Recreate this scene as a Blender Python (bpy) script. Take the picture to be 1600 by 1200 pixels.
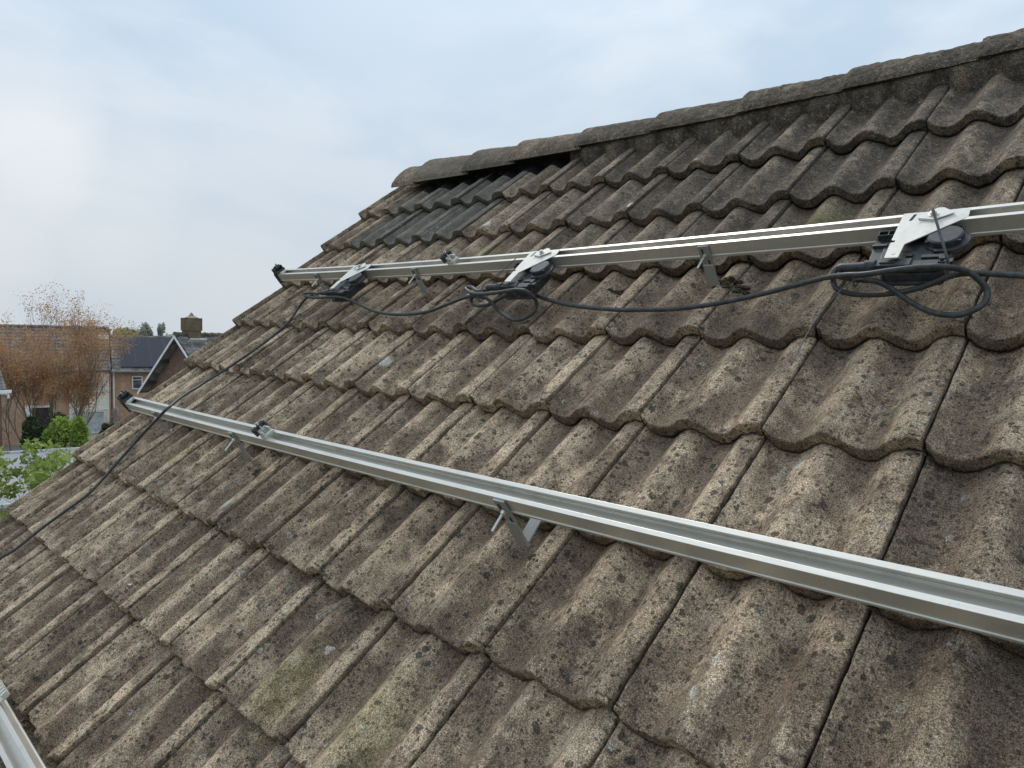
import bpy, bmesh, math, random
import numpy as np
from mathutils import Vector, Matrix
for o in list(bpy.data.objects): bpy.data.objects.remove(o)
scene = bpy.context.scene
COL = scene.collection
rng = random.Random(7)

# ---------------------------------------------------------------- roof frame
PITCH = math.radians(40.3); CP, SP = math.cos(PITCH), math.sin(PITCH)
Z0 = 8.87                                  # height of the roof frame's origin above the ground
GAUGE = 0.327364; TW = 0.300; U0 = 0.0207  # tile course spacing, tile cover width, gable edge
DV = [0.0026, 0.0017, 0.0025, -0.0078, -0.0044, 0.0, 0.0034, 0.0020, 0.0, 0.0, 0.0, 0.0, 0.0]
SQ = [0.012872, 0.002592, 0.008111, -0.001939, -0.004863, -0.002944]
TILT = Matrix.Rotation(math.asin(.0148), 3, 'Y')     # the old house has settled a little to one side
def RW(u, v, n): return TILT @ Vector((u, v*CP - n*SP, v*SP + n*CP + Z0))
def sag_np(u, v):
    u = np.asarray(u, float); v = np.asarray(v, float)
    uc = np.minimum(u, 3.5); a = (uc-1.5)/1.5; b = (np.clip(v, -3.0, .3)+1.3)/1.3
    s = SQ[0]*a*a+SQ[1]*b*b+SQ[2]*a**3+SQ[3]*a*a*b+SQ[4]*a*b*b+SQ[5]*a*b
    return s + np.maximum(u-3.5, 0)*0.03
def sag(u, v): return float(sag_np(u, v))
ROOFROT = TILT @ Matrix(((1, 0, 0), (0, CP, -SP), (0, SP, CP)))

# ---------------------------------------------------------------- camera
CAMR = ((0.7189192, 0.5493451, -0.4258816), (0.0729345, -0.6689319, -0.7397369), (-0.6912566, 0.5007496, -0.5209742))
CAMC = (3.636238, -2.590332, 1.057891)
cd = bpy.data.cameras.new('camera'); cam = bpy.data.objects.new('camera', cd); COL.objects.link(cam)
rx, ry, rz = [ROOFROT @ Vector(r) for r in CAMR]
M = Matrix((rx, -ry, -rz)).transposed().to_4x4(); M.translation = RW(*CAMC); cam.matrix_world = M
cd.sensor_width = 36; cd.lens = 1111.57/1600*36; cd.clip_start = 0.05; cd.clip_end = 3000
scene.camera = cam
CAMW = RW(*CAMC)

# ---------------------------------------------------------------- light
SUN_DIR = Vector((-0.50, 0.40, 0.77)).normalized()       # towards the sun, behind the cloud
elev = math.asin(SUN_DIR.z); azi = math.atan2(SUN_DIR.x, SUN_DIR.y)
world = bpy.data.worlds.new('World'); scene.world = world; world.use_nodes = True
nt = world.node_tree; nt.nodes.clear()
def N(nt, typ, **kw):
    n = nt.nodes.new(typ)
    for k, v in kw.items():
        if k.startswith('i_'):
            key = k[2:]; key = int(key) if key.isdigit() else key.replace('_', ' ')
            n.inputs[key].default_value = v
        else: setattr(n, k, v)
    return n
def build_world():
    L = nt.links.new
    out = N(nt, 'ShaderNodeOutputWorld'); bg = N(nt, 'ShaderNodeBackground', i_Strength=0.12)
    sky = N(nt, 'ShaderNodeTexSky', sky_type='NISHITA', sun_disc=False, sun_elevation=elev, sun_rotation=azi,
            air_density=1.2, dust_density=2.0, ozone_density=1.0)
    tc = N(nt, 'ShaderNodeTexCoord')
    mp = N(nt, 'ShaderNodeMapping'); mp.inputs['Scale'].default_value = (1, 1, 2.6); L(tc.outputs['Generated'], mp.inputs[0])
    n1 = N(nt, 'ShaderNodeTexNoise', i_Scale=1.9, i_Detail=7.0, i_Roughness=0.52, i_Distortion=0.35); L(mp.outputs[0], n1.inputs['Vector'])
    r1 = N(nt, 'ShaderNodeMapRange', interpolation_type='SMOOTHSTEP'); L(n1.outputs[0], r1.inputs[0])
    r1.inputs[1].default_value = 0.40; r1.inputs[2].default_value = 0.62
    # the bright bank of cloud low in the west
    def bank(d, lo, hi, seed):
        dv = N(nt, 'ShaderNodeVectorMath', operation='DISTANCE'); dv.inputs[1].default_value = d
        w = N(nt, 'ShaderNodeTexNoise', i_Scale=4.0, i_Detail=6.0, i_Roughness=0.55)
        mw = N(nt, 'ShaderNodeMapping'); mw.inputs['Location'].default_value = (seed, 0, 0); L(tc.outputs['Generated'], mw.inputs[0]); L(mw.outputs[0], w.inputs['Vector'])
        sc = N(nt, 'ShaderNodeMix', data_type='VECTOR'); sc.inputs[0].default_value = 0.10
        L(tc.outputs['Generated'], sc.inputs[4]); L(w.outputs['Color'], sc.inputs[5]); L(sc.outputs[1], dv.inputs[0])
        m = N(nt, 'ShaderNodeMapRange', interpolation_type='SMOOTHSTEP'); L(dv.outputs['Value'], m.inputs[0])
        m.inputs[1].default_value = lo; m.inputs[2].default_value = hi; m.inputs[3].default_value = 1; m.inputs[4].default_value = 0
        return m
    def wdir(x, y):   # direction of a patch of sky, given once in the photo's angles
        d = ROOFROT @ (Vector(CAMR[0])*((x-800)/1111.6) + Vector(CAMR[1])*((y-600)/1111.6) + Vector(CAMR[2])); d.normalize()
        return d*0.90 + Vector((0.05, 0.05, 0.05))
    bm = None
    for x, y, lo, hi, w in ((40, 250, .02, .15, 1.0), (-60, 330, .02, .18, .75), (170, 330, .02, .17, .62), (400, 430, .02, .20, .42), (640, 60, .02, .24, .22)):
        b = bank(wdir(x, y), lo, hi, 3.1)
        bs = N(nt, 'ShaderNodeMath', operation='MULTIPLY', i_1=w); L(b.outputs[0], bs.inputs[0])
        if bm is None: bm = bs
        else:
            mx = N(nt, 'ShaderNodeMath', operation='MAXIMUM'); L(bm.outputs[0], mx.inputs[0]); L(bs.outputs[0], mx.inputs[1]); bm = mx
    # cloud colour: thin grey-blue veil -> brighter cloud, brighter overhead
    c1 = N(nt, 'ShaderNodeMix', data_type='RGBA'); c1.inputs[6].default_value = (4.25, 5.32, 6.50, 1); c1.inputs[7].default_value = (5.65, 6.35, 7.05, 1); L(r1.outputs[0], c1.inputs[0])
    c2 = N(nt, 'ShaderNodeMix', data_type='RGBA'); c2.inputs[7].default_value = (7.4, 7.65, 7.9, 1); L(c1.outputs[2], c2.inputs[6])
    bf = N(nt, 'ShaderNodeMath', operation='MULTIPLY', i_1=0.85); L(bm.outputs[0], bf.inputs[0]); L(bf.outputs[0], c2.inputs[0])
    sep = N(nt, 'ShaderNodeSeparateXYZ'); L(tc.outputs['Generated'], sep.inputs[0])
    z = N(nt, 'ShaderNodeMapRange', interpolation_type='SMOOTHSTEP'); L(sep.outputs[2], z.inputs[0]); z.inputs[1].default_value = -0.05; z.inputs[2].default_value = 0.85
    z.inputs[3].default_value = 0.85; z.inputs[4].default_value = 1.42
    mul = N(nt, 'ShaderNodeVectorMath', operation='SCALE'); L(c2.outputs[2], mul.inputs[0]); L(z.outputs[0], mul.inputs['Scale'])
    fin = N(nt, 'ShaderNodeMix', data_type='RGBA'); fin.inputs[0].default_value = 0.975; L(sky.outputs[0], fin.inputs[6]); L(mul.outputs[0], fin.inputs[7])
    L(fin.outputs[2], bg.inputs[0]); L(bg.outputs[0], out.inputs[0])
build_world()
sl = bpy.data.lights.new('sun', 'SUN'); sl.energy = 1.5; sl.angle = math.radians(14); sl.color = (1.0, 0.95, 0.88)
so = bpy.data.objects.new('sun', sl); COL.objects.link(so); so.rotation_euler = SUN_DIR.to_track_quat('Z', 'Y').to_euler()
scene.render.engine = 'CYCLES'
scene.view_settings.view_transform = 'Standard'; scene.view_settings.look = 'None'
scene.view_settings.exposure = 0.0; scene.view_settings.gamma = 1.0

# ---------------------------------------------------------------- mesh helpers
class MB:
    def __init__(s): s.v = []; s.f = []
    def add(s, vs, fs):
        b = len(s.v); s.v += [tuple(p) for p in vs]; s.f += [tuple(i+b for i in f) for f in fs]
    def box(s, c, d, R=None):
        c = Vector(c); P = []
        for z in (-1, 1):
            for y in (-1, 1):
                for x in (-1, 1):
                    p = Vector((x*d[0]/2, y*d[1]/2, z*d[2]/2)); P.append(c + (R @ p if R else p))
        s.add(P, [(0, 2, 3, 1), (4, 5, 7, 6), (0, 1, 5, 4), (2, 6, 7, 3), (0, 4, 6, 2), (1, 3, 7, 5)])
        return s
    def prism(s, poly, z0, z1):            # poly in xy, extruded in z
        k = len(poly); s.add([(x, y, z0) for x, y in poly] + [(x, y, z1) for x, y in poly],
              [tuple(range(k))[::-1], tuple(range(k, 2*k))] + [(i, (i+1) % k, k+(i+1) % k, k+i) for i in range(k)])
        return s
    def extr(s, poly, axis_pts):           # poly (a,b) swept along list of (origin, A, B) frames
        k = len(poly); P = []
        for o, A, B in axis_pts: P += [Vector(o)+Vector(A)*a+Vector(B)*b for a, b in poly]
        m = len(axis_pts); F = []
        for j in range(m-1):
            for i in range(k): F.append((j*k+i, j*k+(i+1) % k, (j+1)*k+(i+1) % k, (j+1)*k+i))
        F += [tuple(range(k))[::-1], tuple(range((m-1)*k, m*k))]
        s.add(P, F); return s
    def cyl(s, p0, p1, r0, r1=None, seg=16, cap=True):
        p0, p1 = Vector(p0), Vector(p1); r1 = r0 if r1 is None else r1
        d = (p1-p0).normalized(); a = d.orthogonal().normalized(); b = d.cross(a)
        P = []
        for p, r in ((p0, r0), (p1, r1)): P += [p + (a*math.cos(t)+b*math.sin(t))*r for t in [2*math.pi*i/seg for i in range(seg)]]
        F = [(i, (i+1) % seg, seg+(i+1) % seg, seg+i) for i in range(seg)]
        if cap: F += [tuple(range(seg))[::-1], tuple(range(seg, 2*seg))]
        s.add(P, F); return s
    def tube(s, pts, r, seg=10, taper=None):
        pts = [Vector(p) for p in pts]; P = []; F = []; n = len(pts)
        t0 = (pts[1]-pts[0]).normalized(); a = t0.orthogonal().normalized()
        for i, p in enumerate(pts):
            t = (pts[min(i+1, n-1)]-pts[max(i-1, 0)])
            if t.length < 1e-9: t = t0
            t = t.normalized(); a = (a - t*a.dot(t)).normalized(); b = t.cross(a)
            rr = r if taper is None else taper[i]
            P += [p+(a*math.cos(k*2*math.pi/seg)+b*math.sin(k*2*math.pi/seg))*rr for k in range(seg)]
        for i in range(n-1):
            for k in range(seg): F.append((i*seg+k, i*seg+(k+1) % seg, (i+1)*seg+(k+1) % seg, (i+1)*seg+k))
        F += [tuple(range(seg))[::-1], tuple(range((n-1)*seg, n*seg))]
        s.add(P, F); return s
    def build(s, name, mat, parent=None, bevel=0, smooth=False, origin=None):
        me = bpy.data.meshes.new(name)
        vs = s.v if origin is None else [tuple(Vector(p)-Vector(origin)) for p in s.v]
        me.from_pydata(vs, [], s.f); me.materials.append(mat)
        bm = bmesh.new(); bm.from_mesh(me); bmesh.ops.recalc_face_normals(bm, faces=bm.faces)
        if bevel:
            ed = [e for e in bm.edges if len(e.link_faces) == 2 and e.calc_face_angle(0) > 0.5]
            bmesh.ops.bevel(bm, geom=ed, offset=bevel, segments=2, affect='EDGES', profile=0.6, clamp_overlap=True)
        bm.to_mesh(me); bm.free()
        if smooth: me.polygons.foreach_set('use_smooth', [True]*len(me.polygons))
        o = bpy.data.objects.new(name, me); COL.objects.link(o)
        if parent: o.parent = parent
        if origin is not None and parent is None: o.location = origin
        return o
def tag(o, label=None, cat=None, group=None, kind=None):
    if label: o['label'] = label
    if cat: o['category'] = cat
    if group: o['group'] = group
    if kind: o['kind'] = kind
    return o
def empty(name, loc=(0, 0, 0), rot=None, label=None, cat=None, group=None):
    o = bpy.data.objects.new(name, None); COL.objects.link(o); o.empty_display_size = .1
    if rot is not None: o.matrix_world = Matrix.Translation(Vector(loc)) @ rot.to_4x4()
    else: o.location = loc
    return tag(o, label, cat, group)
def copy_tree(o, parent=None):
    c = o.copy(); COL.objects.link(c); c.parent = parent
    for ch in [x for x in bpy.data.objects if x.parent == o]: copy_tree(ch, c)
    return c
def catmull(P, sub=8):
    P = [Vector(p) for p in P]; out = []
    for i in range(len(P)-1):
        p0 = P[max(i-1, 0)]; p1 = P[i]; p2 = P[i+1]; p3 = P[min(i+2, len(P)-1)]
        for k in range(sub):
            t = k/sub; out.append(0.5*((2*p1)+(p2-p0)*t+(2*p0-5*p1+4*p2-p3)*t*t+(3*p1-p0-3*p2+p3)*t**3))
    out.append(P[-1]); return out

# value noise on numpy arrays
def _h(ix, iy, iz, s):
    x = (ix*374761393 + iy*668265263 + iz*2147483647 + s*974634777) & 0xffffffff
    x = ((x ^ (x >> 13))*1274126177) & 0xffffffff; x = ((x ^ (x >> 16))*2246822519) & 0xffffffff
    return ((x ^ (x >> 15)) & 0xffffff)/float(0xffffff)
def vnoise(x, y, z=0., s=0):
    x, y, z = np.broadcast_arrays(np.asarray(x, float), np.asarray(y, float), np.asarray(z, float))
    xi = np.floor(x).astype(np.int64); yi = np.floor(y).astype(np.int64); zi = np.floor(z).astype(np.int64)
    fx, fy, fz = x-xi, y-yi, z-zi; fx = fx*fx*(3-2*fx); fy = fy*fy*(3-2*fy); fz = fz*fz*(3-2*fz)
    r = 0
    for a in (0, 1):
        for b in (0, 1):
            for c in (0, 1):
                w = (fx if a else 1-fx)*(fy if b else 1-fy)*(fz if c else 1-fz); r = r + w*_h(xi+a, yi+b, zi+c, s)
    return r*2-1

# ---------------------------------------------------------------- materials
class NT:
    """tiny helper to write node maths compactly"""
    def __init__(s, name):
        s.m = bpy.data.materials.new(name); s.m.use_nodes = True; s.t = s.m.node_tree
        s.b = s.t.nodes['Principled BSDF']; s.L = s.t.links.new
    def n(s, typ, **kw): return N(s.t, typ, **kw)
    def put(s, sock, v):
        if hasattr(v, 'is_output'): s.L(v, sock)
        elif isinstance(v, (tuple, list)) and sock.type == 'RGBA' and len(v) == 3: sock.default_value = (*v, 1)
        else: sock.default_value = v
    def math(s, op, a, b=0.0, clamp=False):
        n = s.n('ShaderNodeMath', operation=op, use_clamp=clamp); s.put(n.inputs[0], a); s.put(n.inputs[1], b); return n.outputs[0]
    def mix(s, f, a, b, mode='MIX'):
        n = s.n('ShaderNodeMix', data_type='RGBA', blend_type=mode); s.put(n.inputs[0], f); s.put(n.inputs[6], a); s.put(n.inputs[7], b); return n.outputs[2]
    def ramp(s, x, a, b, c=0.0, d=1.0, smooth=True):
        n = s.n('ShaderNodeMapRange', interpolation_type='SMOOTHSTEP' if smooth else 'LINEAR')
        for i, v in enumerate((x, a, b, c, d)): s.put(n.inputs[i], v)
        return n.outputs[0]
    def map(s, v, sc=(1, 1, 1), loc=(0, 0, 0), rot=(0, 0, 0)):
        n = s.n('ShaderNodeMapping'); s.put(n.inputs[0], v); n.inputs['Scale'].default_value = sc; n.inputs['Rotation'].default_value = rot; s.put(n.inputs['Location'], loc); return n.outputs[0]
    def noise(s, v, scale, detail=4, rough=.55, dist=0.0, out=0):
        n = s.n('ShaderNodeTexNoise', i_Scale=scale, i_Detail=detail, i_Roughness=rough, i_Distortion=dist); s.put(n.inputs['Vector'], v); return n.outputs[out]
    def vor(s, v, scale, feature='F1', rnd=1.0):
        n = s.n('ShaderNodeTexVoronoi', feature=feature, i_Scale=scale, i_Randomness=rnd); s.put(n.inputs['Vector'], v)
        q = s.n('ShaderNodeSeparateColor'); s.L(n.outputs['Color'], q.inputs[0]); return {'Distance': n.outputs['Distance'], 'Color': q.outputs[0]}
    def attr(s, name, out='Fac'): return s.n('ShaderNodeAttribute', attribute_name=name).outputs[out]
    def coord(s, out='Object'): return s.n('ShaderNodeTexCoord').outputs[out]
    def scl(s, v, k):
        n = s.n('ShaderNodeVectorMath', operation='SCALE'); s.put(n.inputs[0], v); s.put(n.inputs['Scale'], k); return n.outputs[0]
    def vadd(s, a, b):
        n = s.n('ShaderNodeVectorMath', operation='ADD'); s.put(n.inputs[0], a); s.put(n.inputs[1], b); return n.outputs[0]
    def bump(s, h, strength=.5, dist=.002, normal=None):
        n = s.n('ShaderNodeBump', i_Strength=strength, i_Distance=dist); s.put(n.inputs['Height'], h)
        if normal is not None: s.L(normal, n.inputs['Normal'])
        return n.outputs[0]
    def fin(s, col=None, rough=None, metal=None, normal=None, spec=None):
        if col is not None: s.put(s.b.inputs['Base Color'], col)
        if rough is not None: s.put(s.b.inputs['Roughness'], rough)
        if metal is not None: s.put(s.b.inputs['Metallic'], metal)
        if spec is not None: s.put(s.b.inputs['Specular IOR Level'], spec)
        if normal is not None: s.L(normal, s.b.inputs['Normal'])
        return s.m

def mat_concrete():
    s = NT('weathered_concrete')
    co = s.attr('rp', 'Vector'); rnd = s.attr('trnd'); h = s.attr('hgt'); dk = s.attr('newer'); topz = s.attr('moss_vignette')
    cx = s.n('ShaderNodeCombineXYZ'); s.L(s.math('MULTIPLY', rnd, 31.0), cx.inputs[2])
    ct = s.vadd(co, cx.outputs[0])
    big = s.noise(s.map(ct, (1, .6, 1)), 7.0, 5, .6)
    med = s.noise(s.map(ct, (1, .55, 1)), 26.0, 7, .68)
    streak = s.noise(s.map(ct, (1, .16, 1)), 70.0, 6, .7, .4)
    fine = s.noise(co, 290.0, 6, .80)
    grit = s.noise(co, 620.0, 3, .7)
    # crest / trough weathering
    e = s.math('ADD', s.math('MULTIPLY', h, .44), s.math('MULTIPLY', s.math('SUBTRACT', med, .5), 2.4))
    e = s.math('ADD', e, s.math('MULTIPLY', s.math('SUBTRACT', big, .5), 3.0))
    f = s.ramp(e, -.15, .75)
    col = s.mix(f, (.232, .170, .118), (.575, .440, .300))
    col = s.mix(s.ramp(streak, .49, .66, 0, .48), col, (.120, .092, .070))
    col = s.mix(s.ramp(s.noise(ct, 19.0, 9, .80), .50, .62, 0, .60), col, (.095, .070, .052))
    col = s.mix(s.ramp(s.noise(s.map(ct, (1, .3, 1), (3, 1, 7)), 18.0, 6, .66), .60, .76, 0, .45), col, (.225, .225, .225))
    # blue-grey rubbed streaks, green growth
    gn = s.noise(s.map(co, (1, .7, 1), (5, 2, 1)), 2.6, 5, .6)
    col = s.mix(s.ramp(gn, .64, .76, 0, .28), col, (.215, .205, .075))
    # per tile tone
    tone = s.ramp(rnd, 0, 1, .83, 1.15, False)
    col = s.mix(1.0, col, s.n('ShaderNodeCombineColor').outputs[0], 'MULTIPLY') if False else s.scl(col, tone)
    # newer dark replacement tiles
    ncol = s.mix(s.ramp(med, .35, .7), (.120, .108, .090), (.245, .220, .183))
    col = s.mix(s.math('MULTIPLY', dk, s.ramp(med, .25, .45, .80, 1.0)), col, ncol)
    # dark lichen spots
    wob = s.vadd(ct, s.scl(s.noise(co, 90.0, 4, .6, 0, 1), .010))
    cl = s.ramp(s.noise(s.map(ct, (1, 1, 1), (8, 3, 2)), 8.0, 3, .6), .30, .52)
    v1 = s.vor(wob, 46.0); sz = s.math('MULTIPLY', s.math('SUBTRACT', v1['Color'], .45), .85)
    sz = s.math('MULTIPLY', sz, cl)
    spot = s.ramp(s.math('SUBTRACT', v1['Distance'], sz), -.09, .03, 1, 0)
    v2 = s.vor(wob, 118.0); sz2 = s.math('MULTIPLY', s.math('SUBTRACT', v2['Color'], .30), .85)
    sz2 = s.math('MULTIPLY', sz2, s.ramp(cl, 0, 1, .55, 1, False))
    spot2 = s.ramp(s.math('SUBTRACT', v2['Distance'], sz2), -.1, .05, 1, 0)
    sp = s.math('MAXIMUM', spot, s.math('MULTIPLY', spot2, .9))
    sp = s.math('MULTIPLY', sp, s.ramp(dk, 0, 1, .78, .12, False))
    col = s.mix(sp, col, (.047, .040, .033))
    # pale crusty lichen: rings and dots
    v3 = s.vor(s.vadd(wob, (3.3, 1.7, 0)), 22.0)
    has = s.ramp(v3['Color'], .80, .82, 0, 1)
    ring = s.ramp(s.math('ABSOLUTE', s.math('SUBTRACT', v3['Distance'], s.ramp(v3['Color'], .80, 1, .10, .20, False))), .02, .06, 1, 0)
    fill = s.ramp(v3['Distance'], .05, .16, .45, 0)
    brk = s.ramp(fine, .40, .56)
    lich = s.math('MULTIPLY', s.math('MULTIPLY', has, s.math('MAXIMUM', ring, fill)), brk)
    v4 = s.vor(s.vadd(wob, (1.3, 6.7, 0)), 62.0)
    dot = s.math('MULTIPLY', s.ramp(v4['Color'], .90, .92), s.ramp(v4['Distance'], .05, .16, .9, 0))
    lich = s.math('MAXIMUM', lich, s.math('MULTIPLY', dot, brk))
    col = s.mix(s.math('MULTIPLY', lich, .85), col, (.50, .48, .42))
    # darker algae film towards the ridge; dark film plus painted vignetting at lower right
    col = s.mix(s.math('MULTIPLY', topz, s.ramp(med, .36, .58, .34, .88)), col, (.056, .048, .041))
    col = s.mix(s.math('MULTIPLY', s.math('MULTIPLY', topz, topz), s.ramp(s.noise(ct, 55.0, 7, .75), .54, .66, 0, .55)), col, (.36, .34, .28))
    # the marks that can be made out one by one: bird lime, orange and yellow lichen, green film
    SP = [('w', 1.465, -2.2124, 0.026), ('w', 1.5103, -1.4923, 0.03), ('w', 2.2743, -2.4159, 0.014), ('w', 2.3328, -2.4139, 0.010), ('w', 3.1199, -2.1415, 0.014), ('w', 3.1107, -2.2057, 0.014), ('o', 0.099, -1.8101, 0.045), ('y', 0.8611, -2.1366, 0.032), ('y', 0.8593, -2.0892, 0.026), ('w', 1.151, -1.0915, 0.04), ('w', 1.3071, -0.2701, 0.03), ('w', 1.33, -0.6051, 0.028), ('w', 2.0853, -0.5907, 0.02), ('w', 3.0845, -1.6829, 0.016), ('w', 2.1734, -1.559, 0.016), ('g', 2.5388, -2.5049, 0.12), ('g', 2.2593, -2.5195, 0.10), ('g', 2.8556, -0.7876, 0.09), ('g', 1.5037, -0.8183, 0.07)]
    CS = {'w': (.60, .565, .49), 'o': (.42, .22, .04), 'y': (.52, .44, .14), 'g': (.24, .23, .07)}
    sx = s.n('ShaderNodeSeparateXYZ'); s.L(s.vadd(wob, s.scl(s.noise(co, 40.0, 4, .65, 0, 1), .022)), sx.inputs[0])
    for k_ in 'goyw':
        tot = None
        for kk, a, b, r in SP:
            if kk != k_: continue
            px_ = s.math('SUBTRACT', sx.outputs[0], a+.0155); py_ = s.math('MULTIPLY', s.math('SUBTRACT', sx.outputs[1], b+.0155), .6)
            dd = s.math('SQRT', s.math('ADD', s.math('MULTIPLY', px_, px_), s.math('MULTIPLY', py_, py_)))
            q = s.ramp(dd, r*(.1 if k_ == 'g' else .30), r*(1 if k_ == 'g' else .68), 1, 0); tot = q if tot is None else s.math('MAXIMUM', tot, q)
        col = s.mix(s.math('MULTIPLY', tot, s.ramp(fine, .36, .50, .15, .30 if k_ == 'g' else .9)), col, CS[k_])
    # sand grains of the faced concrete
    g = s.ramp(fine, .38, .62, .36, 1.68, False)
    col = s.scl(col, g)
    g2 = s.ramp(grit, .40, .60, .34, 1.66, False)
    col = s.scl(col, g2)
    vg = s.vor(co, 300.0); gr = s.math('MULTIPLY', s.ramp(vg['Color'], .90, .94, 0, .40), s.ramp(f, 0, 1, .25, 1, False))
    col = s.mix(s.math('MULTIPLY', gr, s.ramp(dk, 0, 1, 1, .2, False)), col, (.50, .43, .33))
    col = s.mix(s.attr('joint'), col, (.030, .026, .021))
    hh = s.math('ADD', s.math('MULTIPLY', grit, .35), fine)
    hh = s.math('ADD', hh, s.math('MULTIPLY', med, 1.3)); hh = s.math('ADD', hh, s.math('MULTIPLY', lich, .25))
    hh = s.math('SUBTRACT', hh, s.math('MULTIPLY', sp, -.12))
    nb = s.bump(hh, .9, .0034)
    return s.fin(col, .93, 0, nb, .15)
M_CON = mat_concrete()

def mat_alu(name, base, rough, metal=.92, dirt=.35, along='X'):
    s = NT(name); co = s.coord('Object')
    st = s.noise(s.map(co, (.04, 1, 1)) if along == 'X' else co, 240.0, 4, .6)
    bl = s.noise(co, 14.0, 5, .65); sm = s.noise(co, 160.0, 4, .6)
    col = s.mix(s.ramp(bl, .45, .75, 0, dirt), base, tuple(b*.62 for b in base))
    col = s.mix(s.ramp(sm, .62, .72, 0, dirt), col, (.30, .25, .18))
    r = s.math('ADD', s.ramp(st, .3, .7, rough-.07, rough+.10, False), s.ramp(bl, .4, .8, 0, .12))
    return s.fin(col, r, metal, s.bump(st, .12, .0004))
M_ALU = mat_alu('extruded_aluminium', (.68, .655, .595), .36, .68)
M_ZINC = mat_alu('galvanised_steel', (.66, .64, .585), .6, .45, .3, 'N')
M_GALV = mat_alu('dull_zinc_steel', (.40, .40, .385), .58, .75, .4, 'N')
M_BOLT = mat_alu('stainless_bolt', (.62, .60, .56), .35, .95, .3, 'N')
def mat_plastic(name, base, rough, bumpy=.3):
    s = NT(name); co = s.coord('Object'); n = s.noise(co, 60.0, 5, .6); f = s.noise(co, 900.0, 2, .5)
    col = s.mix(s.ramp(n, .40, .70, 0, .55), base, tuple(min(1, b*1.9+q) for b, q in zip(base, (.040, .034, .028))))
    return s.fin(col, s.ramp(n, .3, .7, rough-.08, rough+.12, False), 0, s.bump(f, bumpy, .0003), .4)
M_PLAST = mat_plastic('black_plastic', (.030, .031, .034), .50)
M_CABLE = mat_plastic('black_rubber_cable', (.034, .035, .035), .46, .15)
M_TIE = mat_plastic('grey_black_nylon', (.095, .090, .085), .42)

# ================================================================ the house we stand on
house = empty('brick_house', TILT @ Vector((2.3, 0.08, 0)), TILT, 'near house whose roof of weathered wavy concrete tiles fills the picture under the rails', 'house')
HO = Vector((2.3, 0.08, 0))
def course_v(c): return -c*GAUGE + DV[c-1]
def col_u(k): return U0 if k == 0 else k*TW
XS = [(0, -.0115), (.054, -.0395), (.127, -.0025), (.201, -.0390), (.262, 0.0), (.2965, -.0065)]
def profile(x):
    x = np.asarray(x, float); z = np.zeros_like(x)
    for (a, za), (b, zb) in zip(XS[:-1], XS[1:]):
        m = (x >= a) & (x <= b+1e-6); t = (x-a)/(b-a)
        if a == 0: w = np.sin(np.clip(t, 0, 1)*np.pi/2)**1.0; w = w*w*(3-2*w)*.5+w*.5
        elif b > .29: w = t*t
        else: w = (1-np.cos(np.pi*np.clip(t, 0, 1)))/2; w = w**1.16 if zb > za else 1-(1-w)**1.16
        z = np.where(m, za+(zb-za)*w, z)
    return z
LIFT = .0375; THK = .0332
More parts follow.
